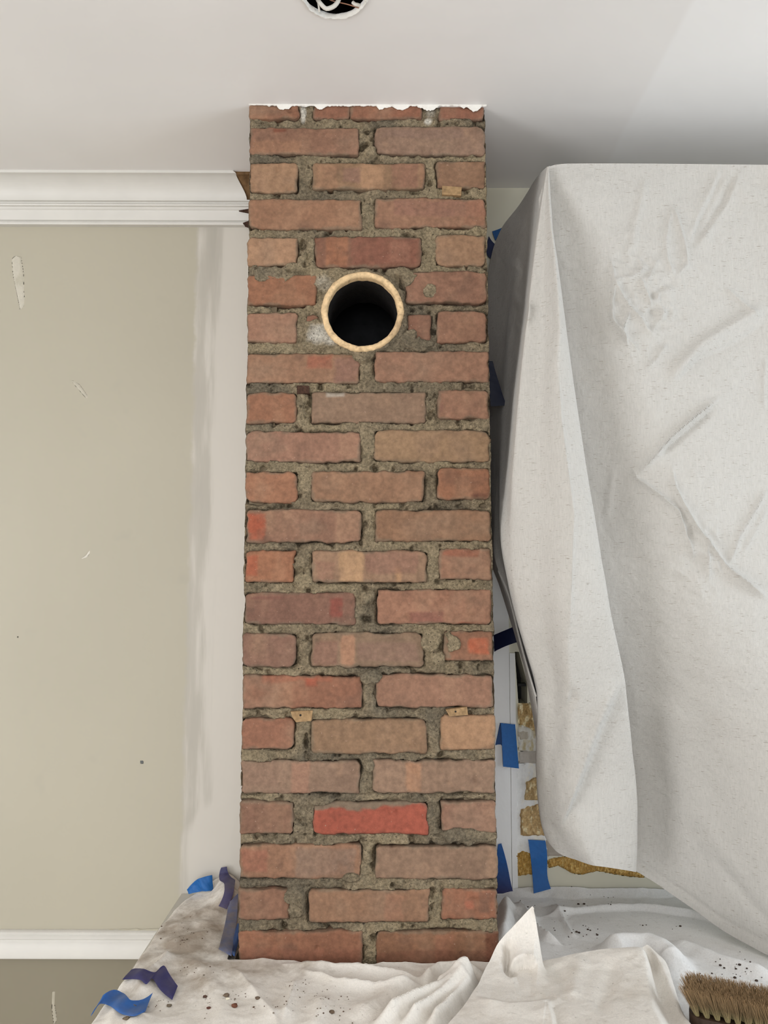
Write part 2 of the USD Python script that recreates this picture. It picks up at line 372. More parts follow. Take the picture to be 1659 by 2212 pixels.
def patch(poly, Y, thick, cell, amp, scale, seed, ragged=0.004, c0=(140, 110, 62), c1=(225, 210, 170), thr=0.15):
    """a ragged patch of old adhesive or paint standing proud of the wall: a bumpy top with its own rim"""
    p = Polygon([PY(x, y, Y)[[0, 2]] for x, y in poly])
    x0, z0, x1, z1 = p.bounds
    nx, nz = int((x1 - x0) / cell) + 2, int((z1 - z0) / cell) + 2
    X, Z = np.meshgrid(np.linspace(x0, x1, nx), np.linspace(z0, z1, nz), indexing='ij')
    q = np.stack([X, Z, 0 * X + seed], -1)
    wob = ragged * fb(q, 90, 3, seed)
    d = np.where(shapely.contains_xy(p, X, Z), 1, -1) * shapely.distance(p.exterior, shapely.points(X, Z)) + wob
    s = np.clip(d / 0.0025, 0, 1)
    q2 = q * np.array([1.6, 0.8, 1])
    nz_ = fb(q2, scale, 4, seed + 1)
    y = Y - thick * s - amp * s * np.maximum(0, nz_ + 0.3)

    keep = d > -0.0004
    v = np.stack([X, np.where(keep, y, Y), Z], -1).reshape(-1, 3)
    f = grid_faces(nx, nz)
    f = f[keep.ravel()[f].any(1)]
    t = np.clip((fb(q2, scale * 1.3, 4, seed + 4) - thr) * 3 + 0.3, 0, 1)[..., None]
    col = np.array(lin(*c0, K)) * (1 - t) + np.array(lin(*c1, K)) * t
    ids, inv = np.unique(f, return_inverse=True)
    return trimesh.Trimesh(v[ids], inv.reshape(-1, 3), process=False), col.reshape(-1, 3)[ids]


def add_patch(name, *a, **k):
    m_, col = patch(*a, **k)
    obj(name, m_, adhesive_mat if 'adhesive' in name else scrap_mat, wall, smooth=True, tint=col)


# the old tiled wall right of the chimney: a white board, patches of tile adhesive and torn paint
bx0, bx1 = PY(1040, 1500, WALL)[0], PY(1113, 1500, WALL)[0]
bx2 = PY(1100, 1500, WALL)[0]
obj('white_board', box(bx0, bx2, WALL - 0.005, WALL, 0.88, 1.72), board_mat, wall)
obj('white_board', box(bx2 + 0.0012, bx1, WALL - 0.004, WALL, 0.88, 1.40), board_mat, wall)
add_patch('adhesive_patch', [(1118, 1522), (1170, 1516), (1172, 1572), (1150, 1580), (1118, 1560)], WALL, .002, .0015, .004, 70, 3, c0=(176, 146, 96))
add_patch('paint_scrap', [(1118, 1565), (1150, 1572), (1172, 1570), (1172, 1622), (1120, 1622)], WALL, .0012, .0012, .002, 60, 13, c0=(206, 202, 192), c1=(190, 176, 140), thr=0.2)
add_patch('paint_scrap', [(1118, 1580), (1142, 1578), (1144, 1600), (1122, 1598)], WALL - .001, .0012, .001, .001, 60, 15, c0=(178, 168, 152), c1=(200, 196, 186), thr=0.3)
add_patch('bare_plaster', [(1120, 1624), (1175, 1622), (1175, 1650), (1122, 1648)], WALL, .0008, .0015, .0003, 40, 17, .001, c0=(172, 163, 152), c1=(180, 172, 162))
add_patch('paint_scrap', [(1112, 1650), (1180, 1646), (1182, 1850), (1112, 1850)], WALL, .0012, .0015, .0014, 50, 19, c0=(222, 221, 218), c1=(228, 222, 208), thr=0.2)
add_patch('adhesive_patch', [(1136, 1690), (1180, 1664), (1182, 1728), (1132, 1728)], WALL - .001, .002, .0015, .004, 75, 5, c0=(182, 154, 108))
add_patch('adhesive_patch', [(1122, 1745), (1182, 1732), (1190, 1806), (1124, 1804)], WALL - .001, .0022, .0015, .005, 75, 7, c0=(178, 148, 102))
add_patch('adhesive_patch', [(1112, 1846), (1128, 1838), (1152, 1846), (1150, 1888), (1120, 1892)], WALL - .001, .0025, .0012, .003, 170, 9, c0=(166, 128, 62), c1=(196, 162, 96))
add_patch('adhesive_patch', [(1182, 1860), (1196, 1853), (1230, 1850), (1290, 1862), (1352, 1880), (1392, 1888), (1390, 1896), (1340, 1890), (1290, 1880),
                             (1258, 1888), (1238, 1886), (1220, 1876), (1206, 1870), (1186, 1874)], WALL, .0025, .0012, .003, 190, 11, .0015, c0=(166, 128, 64), c1=(196, 164, 100))
add_patch('bare_plaster', [(1118, 1814), (1190, 1806), (1290, 1850), (1262, 1862), (1230, 1848), (1190, 1848), (1156, 1852), (1120, 1838)], WALL, .0009, .0015, .0003, 40, 21, .001, c0=(156, 146, 134), c1=(166, 156, 144))

for nm, pl, c0, c1 in (('filler_smear', [(26, 560), (34, 553), (45, 557), (50, 590), (52, 660), (44, 668), (30, 600)], (192, 186, 171), (182, 176, 159)),
                       ('scratch', [(155, 822), (172, 832), (190, 858), (187, 860), (168, 838)], (184, 178, 162), (184, 178, 162)), ('scratch', [(176, 1207), (186, 1200), (193, 1190), (194, 1194), (187, 1204)], (210, 205, 192), (210, 205, 192)),
                       ('nail_hole', [(303, 1643), (308, 1643), (310, 1648), (305, 1650)], (96, 98, 96), (96, 98, 96)), ('nail_hole', [(37, 1374), (40, 1374), (40, 1378), (37, 1378)], (110, 104, 92), (110, 104, 92)),
                       ('scratch', [(113, 2142), (118, 2142), (117, 2170), (122, 2205), (117, 2212), (113, 2175)], (172, 165, 148), (160, 152, 134))):
    add_patch(nm, pl, WALL, .0006, .0012, .0002, 40, 31, .0006, c0=c0, c1=c1)

# crown moulding left of the chimney, cut back in a curve at the chimney; timber behind the cut
def moulding(profile, x0, ends):
    """profile: (out from the wall, height z) top to bottom; the moulding runs from x0 to a cut end given per profile point"""
    p = np.array(profile)
    a = np.stack([np.full(len(p), x0), WALL - p[:, 0], p[:, 1]], 1)
    b = np.stack([np.array(ends), WALL - p[:, 0], p[:, 1]], 1)
    back_a = np.stack([np.full(len(p), x0), np.full(len(p), WALL), p[:, 1]], 1)
    back_b = np.stack([np.array(ends), np.full(len(p), WALL), p[:, 1]], 1)
    mid = [a + (b - a) * t for t in np.linspace(0, 1, 24)]
    g = np.stack([back_a] + mid + [back_b])
    return trimesh.Trimesh(g.reshape(-1, 3), grid_faces(len(g), len(p)), process=False)


def crown_z(py, out):
    return float(PY(250, py, WALL - out)[2])


cove = [(0.072, CEIL), (0.072, CEIL - 0.006), (0.066, CEIL - 0.0065)]
for t in np.linspace(0, 1, 10)[1:]:
    an = t * math.pi / 2
    cove.append((0.066 - 0.036 * math.sin(an) ** 1.15, CEIL - 0.0065 - 0.034 * (1 - math.cos(an)) ** 0.9 - 0.004 * t))
zc = cove[-1][1]
prof = cove + [(0.030, zc - 0.0025), (0.024, zc - 0.003), (0.024, zc - 0.006), (0.027, zc - 0.0075), (0.0285, zc - 0.010), (0.027, zc - 0.0125), (0.022, zc - 0.0135),
               (0.020, zc - 0.017), (0.017, zc - 0.0185), (0.016, zc - 0.022)]
zb = CEIL - 0.094
prof += [(0.014, zb + 0.010), (0.010, zb + 0.0085), (0.010, zb + 0.0065), (0.014, zb + 0.0055), (0.015, zb + 0.003), (0.013, zb), (0.0, zb)]
cut = []
for o_, z_ in prof:
    if z_ > zc - 0.001:
        t = np.clip((CEIL - z_) / (CEIL - zc), 0, 1)
        cut.append(PY(502 + 32 * (1 - (1 - t) ** 1.7), 400, WALL - o_)[0])
    else:
        cut.append(cl + 0.001)
crown = thing('trim_1', kind=KS, label='white crown moulding along the ceiling left of the chimney, end cut away', )
obj('moulding', moulding(prof, ROOM_L, cut), trim_mat, crown, smooth=35)
bk = [(max(o_ - 0.005, 0.002), z_) for o_, z_ in cove] + [(0.022, zc - 0.001), (0.0, zc - 0.001)]
obj('timber_backing', moulding(bk, PY(485, 400, WALL - 0.02)[0], [cl + 0.004] * len(bk)), wood_mat, crown)
for y0, y1, dx in ((452, 460, 20), (478, 487, 11)):      # broken chips at the moulding's end
    a_, b_ = PY(536 - dx, (y0 + y1) / 2, WALL - 0.019), PY(538, y0, WALL - 0.019)
    zz = PY(536, y1, WALL - 0.019)[2]
    ch = trimesh.Trimesh([[a_[0], WALL - 0.0215, a_[2]], [b_[0], WALL - 0.0215, b_[2]], [b_[0], WALL - 0.0215, zz], [a_[0], WALL - 0.004, a_[2]], [b_[0], WALL - 0.004, b_[2]], [b_[0], WALL - 0.004, zz]],
                         [[0, 1, 2], [3, 5, 4], [0, 3, 4], [0, 4, 1], [0, 2, 5], [0, 5, 3], [1, 4, 5], [1, 5, 2]])
    obj('broken_notch', ch, char_mat, crown)
# chair rail
zt, zl = PY(150, 2013, WALL - 0.012)[2], PY(150, 2073, WALL - 0.018)[2]
hh = zt - zl
rail = [(0.0, zt), (0.006, zt), (0.010, zt - 0.05 * hh), (0.008, zt - 0.14 * hh), (0.012, zt - 0.18 * hh), (0.015, zt - 0.25 * hh), (0.012, zt - 0.32 * hh), (0.013, zt - 0.36 * hh),
        (0.017, zt - 0.42 * hh), (0.020, zt - 0.60 * hh), (0.0215, zt - 0.85 * hh), (0.020, zt - 0.96 * hh), (0.016, zl), (0.0, zl)]
railo = thing('trim_2', kind=KS, label='white moulded chair rail on the left wall, running behind the cloth')
obj('moulding', moulding(rail, ROOM_L, [-0.30] * len(rail)), trim_mat, railo, smooth=35)
rg = np.random.default_rng(3)
px = np.linspace(150, 345, 90)
up_ = 2012 - 5.5 * np.clip((px - 150) / 120, 0, 1) * (0.5 + 0.6 * meshkit.noise(np.stack([px / 14, px * 0, px * 0], 1), 4))
top, bot = PY(px, up_, WALL - 0.0015), PY(px, np.full_like(px, 2015.0), WALL - 0.0095)
obj('paint_drip_edge', sheet(np.stack([top, (top + bot) / 2, bot]), 0.001), cream_mat, railo)

# ------------------------------------------------------------------ the chimney: every brick from its own outline
BR = [  # px x0, y0, x1, y1, tone, extras
    (540, 219, 647, 258, 'r'), (676, 221, 756, 258, 'r'), (757.5, 221, 912, 258, 'r'), (949, 223, 1047, 258, 'r'),
    (539, 276, 776, 336, 'o'), (809, 271, 1046, 335, 'g'),
    (538, 351, 643, 416, 't'), (674, 352, 917, 410, 'f'), (942, 347, 1049, 408, 'o'),
    (536, 431, 781, 496, 'o'), (809, 427, 1050, 492, 'o'),
    (535, 514, 643, 575, 't'), (678, 512, 911, 579, 'm'), (940, 507, 1050, 575, 't'),
    (534, 594, 684, 661, 'r'), (876, 587, 1052, 655, 'o'),
    (534, 676, 641, 740, 'o'), (661, 680, 690, 716, 'm'), (880, 680, 930, 741, 'm'), (945, 672, 1054, 740, 'o'),
    (532, 762, 776, 828, 'o'), (809, 759, 1056, 826, 'o'),
    (532, 848, 640, 914, 'r'), (672, 846, 921, 914, 'g'), (945, 843, 1056, 905, 'o'),
    (531, 932, 780, 998, 'o'), (808, 929, 1058, 998, 't'),
    (529, 1018, 643, 1087, 'r'), (672, 1018, 917, 1085, 'o'), (945, 1010, 1058, 1078, 'r'),
    (533, 1102, 781, 1172, 'o'), (811, 1102, 1061, 1170, 'o'),
    (529, 1190, 637, 1259, 'r'), (672, 1190, 923, 1259, 'f'), (948, 1185, 1061, 1253, 'o'),
    (526, 1280, 767, 1349, 'p'), (814, 1273, 1062, 1349, 'o'),
    (524, 1369, 640, 1441, 'p'), (672, 1366, 914, 1441, 'g'), (957, 1361, 1067, 1429, 'r'),
    (526, 1459, 783, 1531, 'r'), (811, 1456, 1066, 1530, 'o'),
    (521, 1551, 636, 1620, 'r'), (671, 1553, 921, 1627, 'f'), (952, 1545, 1070, 1620, 't'),
    (519, 1643, 779, 1716, 'g'), (805, 1642, 1071, 1715, 'g'),
    (518, 1731, 635, 1803, 'p'), (675, 1731, 924, 1803, 'R'), (952, 1730, 1071, 1798, 'o'),
    (517, 1824, 780, 1899, 'o'), (810, 1828, 1073, 1900, 'g'),
    (515, 1921, 626, 1987, 'o'), (666, 1921, 927, 1995, 'o'), (955, 1921, 1076, 1988, 'r'),
    (515, 2010, 782, 2085, 'r'), (812, 2011, 1078, 2092, 'r'),
]
TONE = {'o': (151, 113, 90), 'r': (151, 106, 82), 'g': (144, 117, 96), 't': (162, 127, 99), 'm': (139, 99, 80), 'p': (131, 99, 82), 'f': (150, 116, 93), 'R': (162, 85, 67)}
# colour of its own in single bricks: (px x0, x1, y0, y1, colour, strength): pale flash bands, red burns, dark stains
FLASH = [(780, 835, 350, 412, (180, 140, 108), .8), (905, 925, 350, 412, (165, 110, 88), .3), (680, 735, 355, 412, (172, 128, 100), .5), (735, 778, 360, 400, (140, 105, 92), .6), (840, 905, 350, 412, (146, 102, 86), .6),
         (700, 755, 510, 580, (172, 116, 84), .6), (755, 905, 510, 575, (140, 88, 72), .5), (840, 890, 520, 572, (165, 120, 98), .4),
         (728, 788, 1190, 1262, (186, 148, 112), .95), (850, 870, 1225, 1262, (182, 140, 104), .7), (680, 728, 1210, 1262, (148, 106, 90), .5), (788, 905, 1190, 1240, (146, 104, 90), .5),
         (735, 768, 1370, 1440, (178, 132, 104), .8), (675, 730, 1380, 1440, (140, 98, 86), .5), (770, 905, 1385, 1430, (146, 112, 98), .5),
         (628, 670, 1640, 1716, (166, 124, 102), .7), (876, 912, 1642, 1716, (176, 132, 102), .8), (530, 600, 1655, 1700, (142, 112, 94), .4),
         (710, 745, 1290, 1335, (140, 70, 60), .7), (540, 620, 1285, 1300, (120, 72, 66), .6),
         (533, 580, 1105, 1172, (170, 84, 58), .8), (529, 560, 1195, 1250, (176, 92, 66), .6), (660, 690, 1460, 1486, (170, 80, 58), .6), (560, 720, 1455, 1475, (172, 96, 72), .4),
         (1010, 1060, 1375, 1415, (190, 102, 72), .8), (950, 975, 1365, 1425, (140, 120, 98), .8), (985, 1055, 1345, 1355, (150, 80, 60), .5),
         (880, 960, 1320, 1349, (140, 92, 80), .7), (850, 1060, 430, 470, (146, 104, 90), .5), (1000, 1050, 430, 490, (170, 120, 94), .5), (590, 625, 276, 292, (120, 66, 48), .8),
         (540, 650, 300, 340, (172, 128, 98), .5), (820, 1000, 278, 300, (140, 112, 98), .5), (660, 720, 762, 800, (168, 92, 72), .5), (720, 776, 770, 828, (140, 104, 92), .6),
         (945, 962, 870, 895, (120, 80, 72), .7), (700, 745, 846, 856, (190, 180, 165), .7), (955, 1040, 1185, 1202, (160, 88, 66), .5), (1020, 1060, 1062, 1080, (100, 66, 54), .8),
         (1000, 1060, 1920, 1945, (176, 112, 84), .5), (1030, 1062, 1925, 1975, (120, 92, 76), .7), (1000, 1030, 1945, 1965, (190, 108, 84), .7), (830, 875, 1930, 1990, (166, 116, 92), .4),
         (520, 580, 1830, 1890, (158, 98, 80), .5), (640, 770, 1830, 1895, (138, 116, 100), .6), (870, 880, 1930, 1992, (110, 72, 58), .3),
         (940, 985, 2015, 2085, (172, 118, 92), .5), (1050, 1078, 2010, 2090, (120, 72, 52), .7), (812, 1078, 2050, 2092, (128, 82, 64), .5), (520, 780, 2045, 2085, (150, 96, 76), .4)]
PC = PY(783, 675.5, FRONT)                                          # centre of the flue opening
PR_OUT, PR_IN = 0.0752, 0.0632
chimney = thing('chimney', label='exposed old red brick chimney with a round open flue hole, standing before the wall', cat='chimney')
rects = []
rb = np.random.default_rng(11)
mort_c = np.array(lin(126, 114, 95, KB))


def make_brick(i, b):
    x0, y0, x1, y1, tone = b
    ym, xm = (y0 + y1) / 2, (x0 + x1) / 2
    A, B = PY(x0, ym, FRONT)[0], PY(x1, ym, FRONT)[0]
    T, L = PY(xm, y0, FRONT)[2], PY(xm, y1, FRONT)[2]
    if i < 4:
        T = CEIL + 0.004
    slope = (PY(x1, y0, FRONT)[2] - PY(x0, y0, FRONT)[2]) * 0.0
    rects.append((A, B, L, T))
    a, b_, cx, cz = (B - A) / 2, (T - L) / 2, (A + B) / 2, (T + L) / 2
    nu, nv = max(10, int(2 * a / 0.0022)), max(8, int(2 * b_ / 0.0022))
    u, v = np.meshgrid(np.linspace(-1, 1, nu), np.linspace(-1, 1, nv), indexing='ij')
    x, z = u * a, v * b_
    q = np.stack([x + cx, z + cz, np.full_like(x, i * 3.7)], -1)
    # corners rounded, each by its own radius
    for sx in (-1, 1):
        for sz in (-1, 1):
            r = min(rb.uniform(0.002, 0.010) if rb.random() < .8 else rb.uniform(.010, .018), a * 0.9, b_ * 0.9)
            dx, dz = np.maximum(sx * x - (a - r), 0) / r, np.maximum(sz * z - (b_ - r), 0) / r
            k = (dx > 0) & (dz > 0)
            x = np.where(k, sx * (a - r + r * dx * np.sqrt(1 - dz ** 2 / 2)), x)
            z = np.where(k, sz * (b_ - r + r * dz * np.sqrt(1 - dx ** 2 / 2)), z)
    # edges worn and ragged: the outline wanders by a few millimetres
    ed = np.minimum(a - np.abs(x), b_ - np.abs(z))
    near = np.exp(-np.maximum(ed, 0) / 0.012)
    wob = fb(q, 70, 5, i) * 0.0032 + fb(q, 16, 2, i + 90) * 0.0026 - 0.0002
    x = x + np.where(np.abs(u) > 0.5, np.sign(u), 0) * wob * np.clip(1 - (a - np.abs(x)) / 0.014, 0, 1)
    z = z + np.sign(v) * wob * np.clip(1 - (b_ - np.abs(z)) / 0.014, 0, 1)
    proud = rb.uniform(-0.0015, 0.0030)
    tx, tz = rb.normal(0, 0.006), rb.normal(0, 0.015)
    ed = np.minimum(a - np.abs(u * a), b_ - np.abs(v * b_))
    dy = -proud + tx * x * 0.5 + tz * z + 0.0032 * np.exp(-ed / 0.0013) + fb(q, 30, 4, i + 7) * 0.0012 + np.maximum(0, fb(q, 45, 3, i + 33) - 0.42) * 0.010
    depth = 0.085
    front = np.stack([x + cx, FRONT + dy, z + cz], -1).reshape(-1, 3)
    ring = np.concatenate([np.arange(nu) * nv, (nu - 1) * nv + np.arange(1, nv), np.arange(nu - 2, -1, -1) * nv + nv - 1, np.arange(nv - 2, 0, -1)])
    back = front[ring].copy(); back[:, 1] = FRONT + depth
    k = len(front)
    nx = np.roll(np.arange(len(ring)), -1)
    rn = np.arange(len(ring))
    sk = np.vstack([np.stack([ring, ring[nx], k + nx], 1), np.stack([ring, k + nx, k + rn], 1)])
    V = np.vstack([front, back]); Fc = np.vstack([grid_faces(nu, nv), sk[:, ::-1]])
    # colour
    c = np.array(TONE[tone], float) * rb.uniform(0.95, 1.05) + rb.normal(0, 1.3, 3)
    col = np.array(lin(*np.clip(c, 0, 255), KB)) * np.ones(u.shape + (1,))
    px, py = x0 + (u + 1) / 2 * (x1 - x0), y1 - (v + 1) / 2 * (y1 - y0)
    n1 = fb(q, 14, 4, i + 50)[..., None]
    n2 = fb(q, 34, 4, i + 70)[..., None]
    n3 = fb(q * np.array([1.5, 0.5, 1]), 18, 3, i + 71)[..., None] + 0.25 * n2
    n4 = fb(q, 110, 3, i + 75)[..., None]
    col = col * (1 + 0.16 * n1 + 0.13 * n2 + 0.10 * n4)
    t = np.clip((fb(q * np.array([1, 1.4, 1]), 26, 4, i + 76)[..., None] - 0.2) * 3, 0, 1) * (0.38 if tone != 'R' else 0.1)
    col = col * (1 - t) + np.array(lin(112, 86, 72, KB)) * t
    flash_c = np.array(lin(172, 136, 108, KB))
    grey_c = np.array(lin(145, 119, 98, KB))
    t = np.clip((n3 - 0.12) * 2.2, 0, 1) * (0.42 if tone != 'R' else 0.0)
    col = col * (1 - t) + flash_c * t
    t = np.clip((n1 - 0.1) * 2.5, 0, 1) * (0.5 if tone != 'R' else 0.12)
    col = col * (1 - t) + grey_c * t
    for fx0, fx1, fy0, fy1, fc, s in FLASH:
        if fx1 < x0 or fx0 > x1 or fy1 < y0 or fy0 > y1:
            continue
        ex, ey = min(6, (fx1 - fx0) * .3), min(6, (fy1 - fy0) * .3)
        g = np.clip((px - fx0 + 9 * n2[..., 0]) / ex, 0, 1) * np.clip((fx1 - px + 9 * n2[..., 0]) / ex, 0, 1) * np.clip((py - fy0 + 8 * n1[..., 0]) / ey, 0, 1) * np.clip((fy1 - py + 8 * n1[..., 0]) / ey, 0, 1)
        g = (g * s * np.clip(0.95 + 0.7 * n2[..., 0] + 0.4 * n4[..., 0], 0, 1))[..., None]
        col = col * (1 - g) + np.array(lin(*fc, KB)) * g
    # mortar dust left along the edges
    dust = np.clip(0.9 - ed / 0.004 + 1.6 * fb(q, 40, 3, i + 21), 0, 1)[..., None] * 0.55
    if tone == 'R':
        dust = np.maximum(dust * 0.7, (np.clip((1748 - py + 22 * n2[..., 0] - np.maximum(0, px - 780) * 0.10) / 5, 0, 1))[..., None] * 0.9)
    col = col * (1 - dust) + mort_c * dust
    col = col.reshape(-1, 3)
    col = np.vstack([col, col[ring]])
    return trimesh.Trimesh(V, Fc, process=False), col


for i, b in enumerate(BR):
    m_, col = make_brick(i, b)
    lab = {'R': 'bright orange red brick, cleaner than the rest'}.get(b[4])
    obj('brick', m_, brick_mat, chimney, smooth=True, tint=col, label=lab)

# the mortar bed: one rough sheet, deeper against the bricks, with lumps and smears that stand proud
MB, MT = PY(800, 2100, FRONT)[2], CEIL + 0.004
step = 0.0015
XL = lambda z: np.interp(z, [PY(515, 2060, FRONT)[2], PY(541, 230, FRONT)[2]], [PY(515, 2060, FRONT)[0], PY(541, 230, FRONT)[0]])
XR = lambda z: np.interp(z, [PY(1077, 2060, FRONT)[2], PY(1048, 230, FRONT)[2]], [PY(1077, 2060, FRONT)[0], PY(1048, 230, FRONT)[0]])
nz = int((MT - MB) / step); nx = int((cr - cl) / step)
zz = np.linspace(MB, MT, nz)
S, Z = np.meshgrid(np.linspace(0, 1, nx), zz, indexing='ij')
X = XL(Z) * (1 - S) + XR(Z) * S
q = np.stack([X, Z, 0 * X], -1)
sd = np.full(X.shape, 1.0)
qd = np.stack([X + 0.0022 * fb(q, 60, 3, 301), Z + 0.0022 * fb(q, 60, 3, 302)], -1)
for A, B, L, T in rects:
    r = 0.006
    k = (X > A - 0.05) & (X < B + 0.05) & (Z > L - 0.05) & (Z < T + 0.05)
    dx, dz = np.abs(qd[k][:, 0] - (A + B) / 2) - (B - A) / 2 + r, np.abs(qd[k][:, 1] - (L + T) / 2) - (T - L) / 2 + r
    d = np.hypot(np.maximum(dx, 0), np.maximum(dz, 0)) + np.minimum(np.maximum(dx, dz), 0) - r
    sd[k] = np.minimum(sd[k], d)
gapn = np.clip(0.28 + 1.9 * fb(q, 22, 3, 311), 0, 1.4)
rec = 0.0018 + 0.011 * gapn * np.exp(-np.maximum(sd, 0) / 0.0020) + 0.0035 * fb(q, 18, 3, 312) + 0.0062 * fb(q, 80, 5, 313)
pit = np.maximum(0, fb(q, 60, 3, 314) - 0.34) * 0.04
rec = np.clip(rec + pit, -0.0015, 0.018)
rec = np.where(sd < -0.002, 0.022, rec)
LUMP = [(590, 596, 46, 17), (640, 578, 30, 10), (926, 628, 19, 16), (1040, 588, 16, 7), (690, 600, 24, 16), (690, 715, 30, 30), (700, 745, 40, 14), (905, 745, 30, 12), (650, 1250, 10, 16), (938, 1422, 15, 13),
        (1030, 1808, 48, 14), (985, 1800, 25, 10), (636, 1938, 15, 22), (640, 1965, 18, 26), (795, 1286, 16, 16), (798, 1462, 22, 12), (650, 1215, 16, 16), (930, 1385, 16, 26), (980, 1385, 14, 22), (672, 545, 10, 26),
        (780, 772, 22, 12), (860, 590, 26, 10), (880, 600, 14, 14), (880, 720, 16, 24), (800, 1655, 12, 12), (700, 1728, 26, 9), (790, 1722, 40, 7), (760, 1895, 14, 7), (665, 1240, 9, 20), (800, 330, 14, 12), (655, 560, 14, 16)]
lump = np.zeros_like(X)
for lx, ly, rx, ry in LUMP:
    c = PY(lx, ly, FRONT)
    ex, ez = 1.22 * rx / 1210.0, 1.22 * ry / 1210.0
    d = np.sqrt(((X - c[0]) / ex) ** 2 + ((Z - c[2]) / ez) ** 2) + 0.75 * fb(q, 48, 4, 320)
    lump = np.maximum(lump, np.clip((1.1 - d) / 0.35, 0, 1))
ringd = np.hypot(X - PC[0], Z - PC[2])
collar = np.clip((PR_OUT + 0.011 + 0.008 * fb(q, 25, 3, 321) - ringd) / 0.006, 0, 1)
lump = np.maximum(lump, collar)
rec = rec * (1 - lump) + lump * (-0.0040 + 0.0042 * fb(q, 60, 5, 322) + 0.006 * (1 - lump))
mv = np.stack([X + np.where((S == 0) | (S == 1), 0.0022 * fb(q, 60, 3, 330), 0), FRONT + rec, Z], -1).reshape(-1, 3)
mf = grid_faces(nx, nz)
mf = mf[(ringd.ravel()[mf] > PR_OUT - 0.005).all(1)]
n1, n2 = fb(q, 9, 3, 340)[..., None], fb(q, 45, 4, 341)[..., None]
n3 = fb(q, 170, 3, 342)[..., None]
mc = np.array(lin(144, 129, 105, KB)) * (1 + 0.2 * n1 + 0.34 * n2 + 0.3 * n3)
sand = np.array(lin(164, 148, 118, KB)); t = np.clip((n1 - 0.05) * 2.4, 0, 1) * 0.55
mc = mc * (1 - t) + sand * t
dk = np.array(lin(112, 104, 90, KB)); t = np.clip((-n1 - 0.02) * 2.6, 0, 1) * 0.55
mc = mc * (1 - t) + dk * t
for lx, ly, rx, ry, s in ((703, 722, 34, 22, 0.7), (655, 245, 6, 16, 0.9), (925, 262, 10, 8, 0.9), (930, 240, 12, 14, 0.5), (700, 610, 20, 18, 0.3)):     # white plaster smears
    c = PY(lx, ly, FRONT); d = np.sqrt(((X - c[0]) * 1210 / rx) ** 2 + ((Z - c[2]) * 1210 / ry) ** 2)[..., None] + 0.6 * n2
    t = np.clip((1.2 - d) * 1.5, 0, 1) * s
    mc = mc * (1 - t) + np.array(lin(196, 190, 178, K)) * t
# skirts back along the two sides
sk = []
mort = trimesh.Trimesh(mv, mf, process=False)
k = len(mv)
edges = []
addv, addc = [], []
for col_i in (0, nx - 1):
    ids = col_i * nz + np.arange(nz)
    bv = mv[ids].copy(); bv[:, 1] = FRONT + 0.02
    base = k + sum(len(x) for x in addv)
    addv.append(bv); addc.append(mc.reshape(-1, 3)[ids])
    j = np.arange(nz - 1)
    edges.append(np.vstack([np.stack([ids[j], ids[j + 1], base + j + 1], 1), np.stack([ids[j], base + j + 1, base + j], 1)]))
mort = trimesh.Trimesh(np.vstack([mv] + addv), np.vstack([mf] + edges), process=False)
obj('mortar', mort, mortar_mat, chimney, smooth=True, tint=np.vstack([mc.reshape(-1, 3)] + addc), kind='stuff')

# the chimney's two flanks and the sooty hollow inside
flank = []
for sx, xe in ((-1, cl), (1, cr)):
    x0, x1 = (xe + 0.006, xe + 0.05) if sx < 0 else (xe - 0.05, xe - 0.006)
    flank.append(box(x0, x1, FRONT + 0.012, WALL, 0.0, CEIL))
obj('flank_mortar', cat(flank), plain('flank_mortar', lin(124, 110, 90, K), 0.95, 0.1, 0.9, 120, 0.25, 40), chimney)
rows = {}
for A, B, L, T in rects:
    key = round(((L + T) / 2 - MB) / 0.0705)
    rows.setdefault(key, [L, T])
for r_i, (k_, (L, T)) in enumerate(sorted(rows.items())):
    T = min(T, CEIL - 0.001)
    for sx in (-1, 1):
        y = FRONT + 0.087
        zc_ = (L + T) / 2
        xe = float(XL(zc_) if sx < 0 else XR(zc_))
        cuts = [(y, y + 0.092), (y + 0.104, WALL - 0.001)] if r_i % 2 else [(y + 0.004, WALL - 0.001)]
        for ya, yb in cuts:
            bb = box(min(xe, xe - sx * 0.04), max(xe, xe - sx * 0.04), ya, yb, L + 0.001, T - 0.001)
            bb = bb.subdivide().subdivide()
            bb.vertices = bb.vertices + 0.0012 * np.stack([fb(bb.vertices, 40, 3, s_) for s_ in (1, 2, 3)], 1)
            tc = np.array(lin(*(np.array(TONE['orgt'[(r_i + int(ya * 100)) % 4]]) * 1.0), KB)) * (1 + 0.15 * fb(bb.vertices, 20, 3, 9)[:, None])
            obj('brick', bb, brick_mat, chimney, tint=tc)
obj('flue_back', cat([box(cl + 0.03, cr - 0.03, WALL - 0.02, WALL - 0.001, 0.9, CEIL - 0.01), box(cl + 0.05, cr - 0.05, FRONT + 0.03, WALL, PC[2] - 0.22, PC[2] - 0.20), box(cl + 0.05, cr - 0.05, FRONT + 0.03, WALL, PC[2] + 0.35, PC[2] + 0.37)]), soot_mat, chimney)


# clay thimble: a short fired-clay pipe with a crackled, chipped lip
def lathe_y(profile, n, seed, amp):
    wv = np.linspace(0, 2 * np.pi, n + 1)
    g = []
    for r_, y_, j in profile:
        q_ = np.stack([np.cos(wv) * 2, np.sin(wv) * 2, 0 * wv + j], 1)
        rr = r_ + amp * fb(q_, 3.6, 4, seed)
        yy = y_ + 0.0016 * fb(q_, 4, 3, seed + 3)
        g.append(np.stack([PC[0] + rr * np.cos(wv), yy, PC[2] + rr * np.sin(wv)], 1))
    return np.stack(g)


